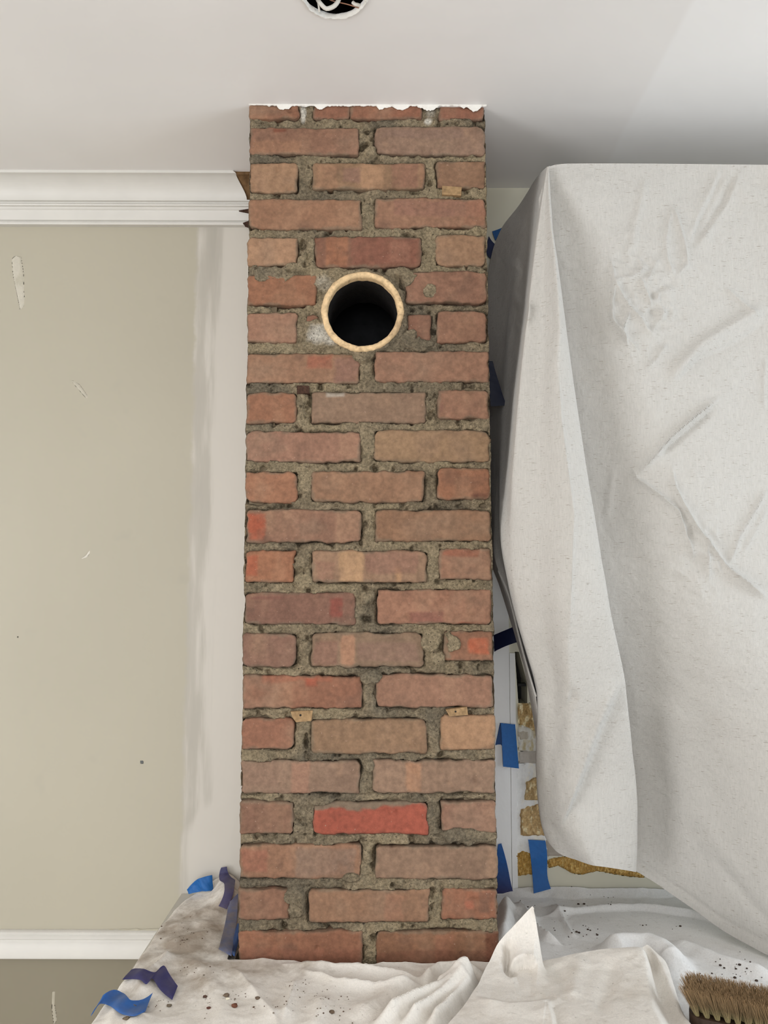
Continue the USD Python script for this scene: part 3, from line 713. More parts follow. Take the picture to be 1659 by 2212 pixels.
g = lathe_y([(PR_OUT, FRONT + 0.06, 0), (PR_OUT, FRONT - 0.002, 0), (PR_OUT - 0.001, FRONT - 0.007, 0), (PR_OUT - 0.0035, FRONT - 0.0095, 0), (PR_OUT - 0.007, FRONT - 0.0095, 0.5), (PR_IN + 0.003, FRONT - 0.009, 1), (PR_IN + 0.001, FRONT - 0.0075, 1), (PR_IN, FRONT - 0.004, 1), (PR_IN, FRONT + 0.008, 1)], 190, 401, 0.0017)
qv = g.reshape(-1, 3)
n1 = fb(qv, 45, 4, 410)[:, None]; n2 = fb(qv, 140, 3, 411)[:, None]
cc = np.array(lin(212, 182, 140, K)) * (1 + 0.10 * n1)
t = np.clip((n2 - 0.22) * 4, 0, 1) * 0.6
cc = cc * (1 - t) + np.array(lin(140, 112, 82)) * t
lowr = np.clip(((qv[:, 0] - PC[0]) / PR_OUT - 0.55) * 3, 0, 1) * np.clip((PC[2] - qv[:, 2]) / PR_OUT * 3, 0, 1)      # a brown stain low on the right
t = lowr[:, None] * 0.55
cc = cc * (1 - t) + np.array(lin(140, 116, 90)) * t
pipe = thing('flue_pipe', parent=str(chimney.GetPath()), label='pale fired clay flue pipe with a chipped lip')
obj('clay_lip', trimesh.Trimesh(qv, grid_faces(g.shape[0], g.shape[1]), process=False), clay_mat, pipe, smooth=True, tint=cc)
g = lathe_y([(PR_IN, FRONT + 0.008, 1), (PR_IN - 0.001, FRONT + 0.012, 1), (PR_IN - 0.001, FRONT + 0.05, 1), (PR_IN, FRONT + 0.12, 1)], 120, 401, 0.0016)
obj('sooty_bore', trimesh.Trimesh(g.reshape(-1, 3), grid_faces(g.shape[0], g.shape[1]), process=False), flue_mat, pipe, smooth=True)


# wooden shims and a charred stub in the joints
def wedge(pts, y0, y1, mat, name, **t):
    P = [PY(x, y, FRONT)[[0, 2]] for x, y in pts]
    e = trimesh.creation.extrude_polygon(Polygon(P), y1 - y0, engine='earcut')
    e.apply_transform(np.array([[1, 0, 0, 0], [0, 0, 1, y0], [0, 1, 0, 0], [0, 0, 0, 1.0]])); e.invert()
    return obj(name, e, mat, chimney, **t)


wedge([(629, 1536), (676, 1534), (673, 1556), (640, 1559), (632, 1548)], FRONT - 0.006, FRONT + 0.02, shim_mat, 'wood_shim')
wedge([(962, 1532), (1008, 1526), (1010, 1543), (970, 1546)], FRONT - 0.007, FRONT + 0.02, shim_mat, 'wood_shim')
wedge([(955, 403), (997, 406), (996, 424), (955, 422)], FRONT - 0.003, FRONT + 0.02, shim_mat, 'wood_shim')
wedge([(642, 834), (668, 835), (668, 851), (642, 852)], FRONT - 0.005, FRONT + 0.02, char_mat, 'wood_shim', label='charred wood shim')
for (x, y, r) in ((649, 1545, 2.2), (984, 1537, 2.2)):
    c = PY(x, y, FRONT - 0.0062)
    s_ = trimesh.creation.icosphere(2, r / 1210); s_.apply_translation(c)
    obj('nail_head', s_, slot_mat, chimney)

# white paint and caulk left along the top of the chimney, at the ceiling
px = np.linspace(538, 1051, 260)
q1 = np.stack([px / 9, 0 * px, 0 * px], 1)
lowy = 228.5 + 15 * np.maximum(0, meshkit.fbm(q1 * .35, 4, 8) - 0.45) * 2 + 2.0 * meshkit.noise(q1 * 3, 4) - 2.5 * np.clip((620 - px) / 60, 0, 1)
topp = PY(px, np.full_like(px, 226.0), FRONT - 0.004); topp[:, 2] = CEIL - 0.0002; topp[:, 1] = FRONT - 0.007
mid = PY(px, (lowy + 227) / 2, FRONT - 0.0050); low = PY(px, lowy, FRONT - 0.0042)
mid[:, 1] -= 0.0015 * meshkit.noise(q1 * 2, 5)
obj('caulk_line', sheet(np.stack([topp, mid, low]), 0.0025), white_mat, chimney)

# ------------------------------------------------------------------ cables hanging in the ceiling hole
def zpts(l):
    return np.array([PZ(x, y, CEIL + dz) for x, y, dz in l])


obj('electrical_cable', tube(zpts([(676, -30, .05), (682, -12, .02), (691, 6, .004), (706, 19, -.002), (722, 13, .002), (733, -4, .012), (738, -30, .05)]), 0.0034), wire_white, smooth=True,
    label='white sheathed cable looping down inside the ceiling hole', cat='cable')
obj('electrical_cable', tube(zpts([(682, -30, .12), (684, -6, .05), (688, 10, .004), (690, 25, -.0012)]), 0.0017), wire_white, smooth=True,
    label='thin straight white wire at the left rim of the ceiling hole', cat='cable')
obj('copper_wire', tube(zpts([(686, -16, .06), (712, -1, .014), (745, 8, .006), (775, 17, .002)]), 0.0009), wire_copper, smooth=True,
    label='thin bare copper wire crossing the ceiling hole', cat='wire')
obj('wire_connector', tube(zpts([(762, 5, .008), (770, 10, .004), (777, 12, .004)]), 0.0028), wire_white, smooth=True,
    label='small white wire connector at the right of the ceiling hole', cat='connector')

# ------------------------------------------------------------------ what the cloths lie on
worktop = thing('kitchen_counter', label='kitchen counter hidden beneath the soiled drop cloths', cat='counter')
CX0 = -0.415
cf = 1.0
obj('worktop', cat([box(CX0, cl - 0.004, cf, WALL - 0.001, COUNTER - 0.035, COUNTER), box(cl - 0.004, cr + 0.004, cf, FRONT - 0.02, COUNTER - 0.035, COUNTER), box(cr + 0.004, 1.6, cf, WALL - 0.01, COUNTER - 0.035, COUNTER)]), cab_mat, worktop)
obj('cabinet_body', cat([box(CX0 + 0.02, cl - 0.01, cf + 0.03, WALL - 0.001, 0.0, COUNTER - 0.036), box(cl - 0.01, cr + 0.01, cf + 0.03, FRONT - 0.03, 0.0, COUNTER - 0.036), box(cr + 0.01, 1.6, cf + 0.03, WALL - 0.01, 0.0, COUNTER - 0.036)]), cab_mat, worktop)
CAB_X, CAB_Y, CAB_T = PY(1196, 365, 1.36)[0] + 0.006, 1.415, PY(1300, 356, 1.345)[2] - 0.004
upper = thing('wall_cabinet', label='wall cabinet hidden beneath the hanging drop cloth', cat='cabinet')
obj('cabinet_body', box(CAB_X, 1.6, CAB_Y + 0.02, WALL - 0.001, 1.62, CAB_T), cab_mat, upper)
obj('door', box(CAB_X + 0.002, CAB_X + 0.45, CAB_Y, CAB_Y + 0.019, 1.625, CAB_T - 0.004), cab_mat, upper)
obj('door', box(CAB_X + 0.455, CAB_X + 0.9, CAB_Y, CAB_Y + 0.019, 1.625, CAB_T - 0.004), cab_mat, upper)

# ------------------------------------------------------------------ the hanging drop cloth
NT = 470


def hang(y):
    t = np.clip((np.asarray(y, float) - 1220) / 530, 0, 1)
    return 0.17 * t * t * (3 - 2 * t)


def column(l, n=NT):
    p = np.array([PY(x, y, d + float(hang(y)) * (1 if d < 1.42 else 0)) for x, y, d in l])
    return spline(p, n)


Rl = [(1186, 359, 1.345), (1192, 490, 1.326), (1205, 584, 1.32), (1219, 686, 1.315), (1233, 787, 1.31), (1251, 909, 1.305), (1270, 1032, 1.302), (1290, 1150, 1.30), (1304, 1235, 1.30), (1320, 1328, 1.30), (1349, 1466, 1.30), (1359, 1547, 1.30), (1367, 1629, 1.30), (1374, 1690, 1.30), (1377, 1747, 1.30), (1374, 1884, 1.305)]
colS0 = [(1150, 397, 1.66), (1122, 442, 1.665), (1083, 494, 1.67), (1062, 550, 1.67), (1048, 650, 1.67), (1040, 800, 1.67), (1040, 1000, 1.66), (1055, 1195, 1.62), (1080, 1270, 1.6), (1120, 1400, 1.58), (1150, 1500, 1.55)]
colS1 = [(1162, 380, 1.52), (1140, 440, 1.54), (1118, 520, 1.555), (1102, 640, 1.575), (1090, 760, 1.57), (1078, 900, 1.56), (1072, 1050, 1.52), (1066, 1190, 1.50), (1100, 1290, 1.47), (1125, 1390, 1.46), (1158, 1505, 1.44)]
colS2 = [(1173, 368, 1.43), (1152, 470, 1.46), (1134, 600, 1.49), (1118, 730, 1.495), (1104, 848, 1.48), (1096, 962, 1.45), (1088, 1064, 1.42), (1080, 1150, 1.41), (1096, 1255, 1.41), (1117, 1344, 1.40), (1139, 1417, 1.39), (1161, 1500, 1.385), (1172, 1660, 1.38), (1180, 1750, 1.38), (1190, 1800, 1.36)]
colL = [(1182, 360, 1.348), (1164, 474, 1.335), (1148, 600, 1.33), (1133, 730, 1.325), (1121, 848, 1.325), (1111, 962, 1.33), (1104, 1064, 1.34), (1100, 1145, 1.36), (1106, 1250, 1.36), (1122, 1344, 1.355), (1141, 1417, 1.345), (1161, 1495, 1.335), (1158, 1670, 1.335), (1164, 1751, 1.33), (1176, 1804, 1.33), (1196, 1832, 1.325)]
colLM = [(1183, 360, 1.347), (1177, 474, 1.328), (1174, 600, 1.318), (1172, 730, 1.312), (1166, 848, 1.31), (1162, 962, 1.31), (1163, 1064, 1.312), (1163, 1145, 1.315), (1163, 1250, 1.318), (1172, 1344, 1.318), (1184, 1417, 1.316), (1195, 1490, 1.308), (1190, 1670, 1.308), (1190, 1751, 1.308), (1208, 1806, 1.31), (1237, 1855, 1.312)]
colM = [(1184, 360, 1.3460), (1188, 474, 1.3168), (1198, 568, 1.3009), (1208, 706, 1.2843), (1206, 787, 1.2820), (1211, 909, 1.2780), (1229, 1040, 1.2740), (1239, 1113, 1.2720), (1235, 1194, 1.2700), (1231, 1303, 1.2700), (1228, 1381, 1.2700), (1233, 1486, 1.2680), (1236, 1600, 1.2710), (1243, 1700, 1.2750), (1260, 1800, 1.2780), (1290, 1871, 1.2810)]
colU = [(x - 24 if y > 420 else x + 2, y - (0 if y < 1880 else 6), d + 0.028 if y > 420 else d + 0.002) for x, y, d in Rl]
cols = [column(c) for c in (colS0, colS1, colS2, colL, colLM, colM, Rl, colU)]
grid = np.stack(cols, 1)                                            # (NT, 8, 3)
knots = np.array([0, 10, 20, 30, 40, 50, 60, 66.0])
tq = np.unique(np.r_[np.linspace(0, 60, 170), np.linspace(60, 66, 10)])
tong = PchipInterpolator(knots, grid, axis=1)(tq)                    # (NT, n, 3)
# soften the crease at L a little and add lies of the canvas
pp = tong.copy()


def to_px(p):
    d = p - CAM
    return np.stack([W / 2 + F * (d @ right) / (d @ fwd), H / 2 - F * (d @ upv) / (d @ fwd)], -1)


def creases(q, lines):
    """sum of the ridges at the cloth's own reference places q: (polyline, height, width, kind)"""
    out = np.zeros(q.shape[:-1])
    for line, amp, wd, kind in lines:
        d, s, t = polydist(q, line)
        fade = np.clip(np.minimum(t, 1 - t) * 6, 0, 1)
        if kind == 'r':
            out += amp * fade * np.exp(-(d / wd))
        elif kind == 's':
            out += amp * fade * s * np.exp(-d / (wd * 4)) * np.clip(d / wd, 0, 1)
        else:
            out += amp * fade * np.exp(-(d / wd) ** 2)
    return out


tref = to_px(tong)
TC = [([(1341, 1472), (1300, 1560), (1255, 1680), (1209, 1792)], 0.014, 7, 's'), ([(1345, 1470), (1300, 1562), (1255, 1682), (1205, 1800)], 0.005, 10, 'g'),
      ([(1232, 1375), (1200, 1415), (1180, 1448), (1160, 1500)], -0.003, 5, 's'),
      ([(1233, 1480), (1237, 1507), (1217, 1550), (1200, 1620)], -0.006, 10, 'g'), ([(1190, 365), (1200, 568), (1209, 706), (1205, 787)], 0.004, 9, 'g'),
      ([(1205, 787), (1212, 909), (1229, 1040), (1239, 1113), (1235, 1194), (1230, 1381)], 0.006, 6, 'r'),
      ([(1180, 1500), (1175, 1600), (1172, 1700)], 0.004, 10, 'g'), ([(1110, 560), (1100, 640), (1135, 672), (1118, 720)], 0.014, 16, 'g'), ([(1135, 470), (1110, 560), (1098, 640)], 0.012, 18, 'g')]
disp = creases(tref, TC) + 0.0016 * fb(tong, 18, 3, 501)
edge = np.clip(np.minimum(tq, 66 - tq) / 8, 0, 1)[None, :] * np.clip(np.linspace(0, 1, NT) * 12, 0, 1)[:, None]
tong[..., 1] -= disp * edge

# main sheet
Rx = PchipInterpolator([y for _, y, _ in Rl], [x for x, _, _ in Rl], extrapolate=True)
Ry = PchipInterpolator([y for _, y, _ in Rl], [d for _, _, d in Rl], extrapolate=True)
RID = [(1196, 350), (1213, 381), (1262, 454), (1310, 527), (1325, 600), (1335, 686), (1356, 747), (1388, 820), (1412, 910), (1430, 991), (1457, 1072), (1485, 1140), (1510, 1202), (1530, 1303), (1542, 1425), (1563, 1547), (1591, 1649), (1632, 1751), (1660, 1832), (1720, 2000), (1760, 2100)]
Nx = PchipInterpolator([y for _, y in RID], [x for x, _ in RID], extrapolate=True)
hem = PchipInterpolator([1300, 1374, 1400, 1450, 1500, 1560, 1620, 1659, 1760, 2200], [1860, 1882, 1896, 1930, 1965, 2008, 2042, 2062, 2085, 2100])
topy = PchipInterpolator([1150, 1186, 1200, 1225, 1300, 1659, 2200], [372, 360, 356, 353.5, 353, 356, 364])
NS = 340
sgrid = np.linspace(0, 1, NS)
tgrid = np.linspace(0, 1, NT)
px = np.zeros((NT, NS)); py = np.zeros((NT, NS))
for it, t in enumerate(tgrid):
    y_left = 360 + t * (1878 - 360)
    x_l = float(Rx(y_left)) - (24 if y_left > 420 else -2 - 0 * y_left)
    if y_left <= 420:
        x_l = float(Rx(y_left)) + 2 - 26 * np.clip((y_left - 360) / 60, 0, 1)
    xs = x_l + (2130 - x_l) * sgrid ** 1.35
    ty, hy = topy(xs), hem(xs)
    px[it], py[it] = xs, ty + t * (hy - ty)
a = px - Rx(np.clip(py, 359, 1884)); bw = np.maximum(Nx(py) - Rx(np.clip(py, 359, 1884)), 8)
u = a / bw
gd = np.clip((py - 360) / 900, 0, 1) ** 0.7
valley = 0.008 + 0.033 * gd
sm = lambda x: np.clip(x, 0, 1) ** 2 * (3 - 2 * np.clip(x, 0, 1))
depth = 1.352 + 0.004 - 0.012 * gd
depth = depth + valley * (1 - sm(u * 0.98)) * np.clip((py - 356) / 120, 0, 1)
depth = depth + (0.010 + 0.022 * gd) * sm((px - Nx(py)) / 330) - 0.02 * gd * sm((px - Nx(py) - 250) / 500)
depth = depth + hang(py) * (1 - sm((px - 1385) / 430))
MC = [([(1450, 443), (1462, 480), (1476, 530), (1482, 572), (1455, 605)], .0045, 6, 'r'), ([(1455, 605), (1438, 560), (1436, 520), (1448, 450)], .003, 6, 'r'),
      ([(1563, 356), (1535, 420), (1510, 470), (1488, 530)], .003, 5, 's'), ([(1600, 356), (1565, 440), (1520, 505), (1495, 540)], -.003, 5, 's'), ([(1582, 356), (1540, 440), (1495, 535)], .0035, 18, 'g'),
      ([(1323, 605), (1345, 650), (1358, 668), (1390, 700), (1398, 722)], .006, 6, 'r'), ([(1326, 608), (1320, 650), (1320, 690), (1345, 730), (1358, 755)], .006, 5, 'r'),
      ([(1318, 560), (1324, 608), (1360, 602), (1384, 588), (1378, 570)], .004, 5, 'r'), ([(1378, 600), (1396, 640), (1404, 665), (1440, 680)], .004, 5, 'r'), ([(1404, 665), (1420, 640), (1455, 625)], .003, 6, 'r'),
      ([(1358, 672), (1348, 700), (1342, 720), (1352, 745)], .005, 4, 'r'), ([(1390, 700), (1405, 720), (1425, 690), (1450, 655)], .003, 7, 'r'), ([(1392, 612), (1400, 600), (1420, 560)], .003, 6, 'r'),
      ([(1659, 660), (1580, 705), (1510, 748), (1460, 800), (1440, 830)], .006, 14, 'g'), ([(1659, 690), (1580, 740), (1500, 775), (1450, 830)], .0025, 5, 's'),
      ([(1555, 858), (1500, 900), (1450, 942), (1412, 985), (1372, 1030)], .007, 7, 'r'), ([(1545, 880), (1500, 918), (1450, 962), (1420, 985)], -.004, 7, 'g'),
      ([(1449, 1000), (1456, 1055), (1480, 1108), (1520, 1165), (1570, 1228), (1659, 1295)], .008, 6, 'r'), ([(1452, 1010), (1462, 1080), (1480, 1140), (1492, 1190)], -.002, 7, 'g'),
      ([(1366, 1010), (1375, 1035), (1420, 1068), (1460, 1105), (1485, 1170), (1500, 1215)], .006, 6, 'r'), ([(1659, 1050), (1625, 1110), (1595, 1160), (1570, 1228)], .005, 8, 'r'),
      ([(1535, 1845), (1570, 1885), (1620, 1945), (1680, 2010)], -.005, 13, 'g'), ([(1310, 1130), (1318, 1060), (1326, 1010)], .0012, 9, 'g'),
      ([(1565, 620), (1600, 650), (1640, 690)], .003, 6, 'r'), ([(1440, 740), (1415, 780), (1390, 800)], .003, 6, 'r'), ([(1380, 760), (1360, 740), (1330, 700)], .003, 6, 'r'),
      ([(1500, 1190), (1600, 1260), (1659, 1290)], .003, 12, 'g'), ([(1659, 1090), (1640, 1130), (1600, 1200)], .003, 6, 'r'), ([(1520, 1140), (1525, 1200), (1530, 1260)], .004, 7, 'r'),
      ([(1655, 770), (1650, 830), (1648, 890)], .002, 5, 'r'), ([(1395, 380), (1385, 430), (1370, 490), (1360, 560)], .002, 9, 'g'),
      ([(1500, 1750), (1560, 1850), (1600, 1900)], .004, 25, 'g'), ([(1450, 1500), (1470, 1650), (1500, 1800)], .006, 40, 'g')]
ref = np.stack([px, py], -1)
main0 = PY(px, py, depth)
dmain = 1.7 * creases(ref, MC) + 0.0065 * fb(main0, 6, 3, 511) + 0.0016 * fb(main0, 26, 3, 512)
crum = np.exp(-(((px - 1390) / 90) ** 2 + ((py - 640) / 110) ** 2)) + 0.7 * np.exp(-(((px - 1500) / 70) ** 2 + ((py - 1190) / 120) ** 2))
nn = fb(main0, 38, 2, 513)
dmain += crum * 0.013 * (0.5 - np.abs(nn))
hemr = np.clip(1 - (1 - tgrid)[:, None] / 0.010, 0, 1)
dmain += 0.004 * np.sqrt(hemr) * (u > 0.0) - 0.003 * np.exp(-((tgrid[:, None] - 0.985) / 0.0028) ** 2)                            # the rolled hem
dmain = dmain * np.clip((py - topy(px)) / 40, 0, 1) * np.clip(a / 20 + 0.2, 0, 1)
main0[..., 1] -= dmain
# over the top edge of the cabinet and back to the wall
back = []
for kx in np.linspace(0, 1, 14):
    row = main0[0].copy()
    row[:, 1] = main0[0][:, 1] + kx * (WALL - 0.01 - main0[0][:, 1])
    row[:, 2] = main0[0][:, 2] + 0.006 * math.sin(min(1, kx * 6) * math.pi / 2) - 0.004 * kx
    if kx > 0:
        back.append(row)
full = np.concatenate([np.stack(back[::-1]), main0])
m1, m2 = sheet(tong[:, ::-1], -0.0016), sheet(full, -0.0016)
m1 = sheet(tong, 0.0016)
m2 = sheet(full, 0.0016)
obj('drop_cloth', cat([m1, m2]), clean_cloth, smooth=50, label='clean pale canvas drop cloth hanging in folds over the cabinet right of the chimney', cat='drop cloth')

# ------------------------------------------------------------------ the cloths on the counter
def zridges(P, lines, z0):
    out = np.zeros(P.shape[:-1])
    for line, amp, wd, kind in lines:
        L = np.array([PZ(x, y, z0)[:2] for x, y in line])
        d, s, t = polydist(P, L)
        fade = np.clip(np.minimum(t, 1 - t) * 5, 0.0, 1)
        if kind == 'r':
            out += amp * fade * np.exp(-d / wd)
        elif kind == 's':
            out += amp * fade * s * np.exp(-d / (wd * 4)) * np.clip(d / wd, 0, 1)
        elif kind == 'e':                                            # does not fade out at its ends
            out += amp * np.exp(-(d / wd) ** 2)
        else:
            out += amp * fade * np.exp(-(d / wd) ** 2)
    return out


ZB = COUNTER + 0.004
# back cloth, right of the chimney
bx = np.linspace(cr + 0.004, 1.45, 330); by = np.linspace(0.98, WALL - 0.006, 230)
X, Y = np.meshgrid(bx, by, indexing='ij')
P = np.stack([X, Y], -1)
BC = [([(1130, 1990), (1220, 1972), (1300, 1965), (1385, 1963), (1493, 1977), (1560, 1996), (1680, 2020)], .016, .018, 'r'), ([(1215, 1990), (1300, 1978), (1400, 1978), (1500, 1990), (1600, 2020)], -.008, .02, 'g'),
      ([(1110, 1945), (1135, 1975), (1150, 2000), (1185, 2030), (1230, 2050)], .022, .012, 'r'), ([(1090, 1950), (1098, 1990), (1088, 2040)], .03, .016, 'g'), ([(1118, 1970), (1118, 2010), (1108, 2040)], -.015, .012, 'g'),
      ([(1190, 1950), (1215, 1985), (1232, 2015), (1260, 2040)], .014, .014, 'r'), ([(1245, 1978), (1265, 1990), (1290, 2000)], .006, .012, 'r'),
      ([(1420, 2030), (1500, 2055), (1560, 2080), (1659, 2110), (1700, 2125)], .018, .022, 'g'), ([(1440, 2075), (1520, 2100), (1600, 2130), (1659, 2140)], -.008, .02, 'g'),
      ([(1290, 2075), (1350, 2060), (1400, 2060), (1450, 2085), (1480, 2120)], .042, .035, 'g')]
q3 = np.stack([X, Y, 0 * X], -1)
Z = ZB + 0.004 + zridges(P, BC, ZB) + 0.006 * fb(q3, 9, 3, 601) + 0.0016 * fb(q3, 45, 3, 602)
Z = Z + 0.02 * np.clip((Y - (WALL - 0.05)) / 0.05, 0, 1) ** 2 - 0.010
Z = np.maximum(Z, ZB + 0.0005 + 0.0005 * fb(q3, 60, 2, 603))
obj('drop_cloth', sheet(np.stack([X, Y, Z], -1)[:, ::-1], -0.0014), grey_cloth, smooth=50, label='dusty grey canvas drop cloth on the counter in the shade right of the chimney', cat='drop cloth')

# front cloth, before and left of the chimney, hanging over the counter's left end
EDGE = [PZ(x, y, ZB + 0.006)[:2] for x, y in ((440, 1922), (414, 1932), (395, 1942), (372, 1965), (345, 1995), (322, 2030), (300, 2062), (283, 2090), (262, 2118), (240, 2145), (214, 2175), (192, 2208), (150, 2262), (100, 2330))]
EDGE = np.array(EDGE)
o_ = np.argsort(EDGE[:, 1])
ex = PchipInterpolator(EDGE[o_, 1], EDGE[o_, 0], extrapolate=True)
FC = [([(500, 2066), (640, 2062), (800, 2068), (950, 2074), (1060, 2082)], .003, .012, 'g'), ([(600, 2092), (650, 2099), (777, 2106), (858, 2118), (930, 2136)], .014, .012, 'r'),
      ([(640, 2080), (760, 2086), (860, 2098), (930, 2114)], -.012, .014, 'g'),
      ([(647, 2108), (722, 2136), (831, 2146), (930, 2140)], .013, .010, 'r'), ([(915, 2140), (928, 2120), (948, 2108), (985, 2104), (1050, 2112)], .018, .010, 'g'),
      ([(930, 2150), (975, 2136), (1030, 2126)], .022, .008, 'g'), ([(1030, 2118), (950, 2160), (855, 2206), (800, 2240)], .028, .010, 'g'), ([(1030, 2124), (970, 2165), (900, 2210), (860, 2240)], .024, .008, 'g'),
      ([(1035, 2130), (990, 2170), (945, 2212), (920, 2240)], .022, .008, 'g'), ([(900, 2128), (830, 2170), (760, 2212)], .010, .018, 'g'),
      ([(641, 2120), (630, 2160), (610, 2225)], .010, .012, 'r'), ([(500, 2095), (535, 2140), (575, 2190), (610, 2240)], .010, .014, 'r'), ([(372, 2064), (352, 2092), (312, 2122), (290, 2150)], .016, .016, 'r'),
      ([(385, 2070), (440, 2110), (470, 2160), (490, 2230)], .008, .02, 'g'), ([(250, 2140), (290, 2165), (330, 2190)], -.010, .02, 'g'), ([(330, 2130), (300, 2150), (260, 2190), (230, 2230)], .012, .014, 'g'),
      ([(300, 2195), (290, 2230), (270, 2280)], .012, .018, 'g'), ([(400, 1985), (440, 1975), (480, 1985)], .006, .02, 'r'), ([(350, 2050), (420, 2030), (480, 2020)], .007, .02, 'r'), ([(360, 2010), (420, 2000), (470, 2005)], .005, .015, 'g'),
      ([(470, 2060), (520, 2072), (600, 2078)], .008, .015, 'r'), ([(480, 1892), (486, 1905), (495, 1960)], .03, .03, 'e'), ([(440, 1925), (470, 1918), (500, 1920)], .008, .03, 'e'), ([(700, 2160), (690, 2200), (670, 2240)], .008, .014, 'g')]
sx = np.unique(np.r_[np.linspace(-0.40, 0.0, 90), np.linspace(0.0, 1.0, 330)])   # 0: the counter's left end; below 0: hanging down the end
yy = np.linspace(0.99, WALL - 0.004, 220)
S, Y = np.meshgrid(sx, yy, indexing='ij')
xe = ex(Y)
xr = 0.36 + 0 * Y
Xtop = xe + np.maximum(S, 0) * (xr - xe)
P = np.stack([Xtop, Y], -1); q3 = np.stack([Xtop, Y, 0 * S], -1)
wall_in = (Xtop > cl - 0.012) & (Y > FRONT - 0.012)
Z = ZB + 0.006 + zridges(P, FC, ZB) + 0.005 * fb(q3, 11, 3, 611) + 0.002 * fb(q3, 40, 3, 612) - 0.002
Z = np.maximum(Z, ZB + 0.001)
rr = 0.010
bead = np.clip(1 - np.abs(S) * (xr - xe) / rr, 0, 1)
Z = Z - np.where(S >= 0, rr * (1 - np.sqrt(np.maximum(0, 1 - bead ** 2))), 0) * 0.8
drop = np.maximum(-S, 0)
zedge = Z[np.argmin(np.abs(sx))][None, :]
Xs = np.where(S < 0, xe - 0.004 * sm(drop / 0.01) + 0.018 * fb(np.stack([0 * S, Y, drop * 0.3], -1), 14, 2, 613) * sm(drop / 0.1), Xtop)
Zs = np.where(S < 0, zedge - drop, Z)
fr = np.stack([Xs, Y, Zs], -1)
fm = sheet(fr[:, ::-1], -0.0014)
n_, m_c = fr.shape[:2]
inside = np.zeros((n_, m_c), bool); inside[:] = wall_in & (S > 0)
ins = np.r_[inside[:, ::-1].ravel(), inside[:, ::-1].ravel()]
fm.update_faces(~ins[fm.faces].any(1)); fm.remove_unreferenced_vertices()
obj('drop_cloth', fm, soiled_cloth, smooth=50, label='soiled canvas drop cloth before the chimney, hanging over the left end of the counter', cat='drop cloth')

# bunched cloth in the right foreground, its corner standing up against the chimney
gA = [(1150, 1958, 1.345), (1110, 2000, 1.34), (1078, 2035, 1.335), (1055, 2080, 1.31), (1030, 2130, 1.25), (1000, 2175, 1.19), (968, 2212, 1.145), (925, 2270, 1.08)]
gB = [(1152, 1962, 1.343), (1157, 2000, 1.335), (1148, 2040, 1.322), (1130, 2085, 1.30), (1110, 2135, 1.245), (1092, 2178, 1.18), (1075, 2212, 1.14), (1050, 2270, 1.075)]
gC = [(1165, 2076, 1.335), (1172, 2082, 1.325), (1182, 2096, 1.305), (1190, 2122, 1.265), (1192, 2152, 1.215), (1188, 2188, 1.165), (1183, 2212, 1.14), (1175, 2270, 1.07)]
gD = [(1270, 2054, 1.335), (1272, 2062, 1.325), (1275, 2080, 1.305), (1280, 2110, 1.265), (1286, 2148, 1.212), (1291, 2182, 1.168), (1296, 2212, 1.13), (1302, 2270, 1.065)]
gE = [(1374, 2045, 1.325), (1384, 2050, 1.312), (1391, 2072, 1.29), (1396, 2110, 1.245), (1401, 2142, 1.205), (1410, 2180, 1.155), (1424, 2212, 1.115), (1440, 2270, 1.05)]
gF = [(1386, 2046, 1.352), (1396, 2056, 1.345), (1406, 2080, 1.33), (1416, 2118, 1.285), (1426, 2152, 1.245), (1438, 2188, 1.20), (1452, 2216, 1.165), (1470, 2276, 1.07)]
gH = [(1398, 2040, 1.355), (1406, 2048, 1.348), (1420, 2066, 1.325), (1438, 2104, 1.285), (1452, 2142, 1.24), (1463, 2176, 1.20), (1480, 2206, 1.16), (1520, 2260, 1.09)]
gI = [(1408, 2052, 1.365), (1424, 2064, 1.355), (1438, 2078, 1.335), (1452, 2116, 1.29), (1464, 2154, 1.245), (1476, 2190, 1.20), (1495, 2214, 1.165), (1540, 2266, 1.10)]
NG = 190
gc = np.stack([spline(np.array([PY(x, y, d) for x, y, d in c]), NG) for c in (gA, gB, gC, gD, gE, gF, gH, gI)], 1)
gg = PchipInterpolator(np.array([0, 1, 2, 3.2, 4.2, 4.6, 5.1, 5.5]), gc, axis=1)(np.linspace(0, 5.5, 300))
gref = to_px(gg)
GC = [([(1095, 2030), (1100, 2060), (1095, 2085), (1112, 2105)], -.022, 9, 'g'), ([(1100, 2085), (1130, 2076), (1162, 2078)], -.016, 6, 's'), ([(1030, 2155), (1100, 2165), (1180, 2158), (1200, 2165)], .008, 6, 's'),
      ([(1185, 2165), (1195, 2190), (1200, 2225)], .006, 6, 's'), ([(1260, 2060), (1240, 2110), (1230, 2160)], .006, 18, 'g'), ([(1330, 2070), (1310, 2130), (1290, 2190)], -.006, 18, 'g'), ([(1200, 2080), (1215, 2110), (1225, 2150)], -.004, 14, 'g')]
dg = creases(gref, GC) + 0.004 * fb(gg, 14, 3, 621) + 0.0014 * fb(gg, 50, 3, 622)
gg[..., 1] -= dg * 0.5; gg[..., 2] += dg * 0.8
gg[..., 2] = np.maximum(gg[..., 2], ZB + 0.002)
obj('drop_cloth', sheet(gg, 0.0014), soiled_cloth, smooth=50, label='bunched pale drop cloth in the right foreground, one corner sticking up against the chimney', cat='drop cloth')

# ------------------------------------------------------------------ strips of painter's tape
fv = np.asarray(fm.vertices)
tree_px = cKDTree(to_px(fv))
fdist = np.linalg.norm(fv - CAM, axis=1)


def cloth_near(x, y):
    d, i = tree_px.query([(x, y)], k=6)
    return float(fdist[i[0]].min())


BLUE, NAVY, DUST, INK = (26, 92, 158), (38, 42, 92), (98, 90, 92), (10, 20, 52)


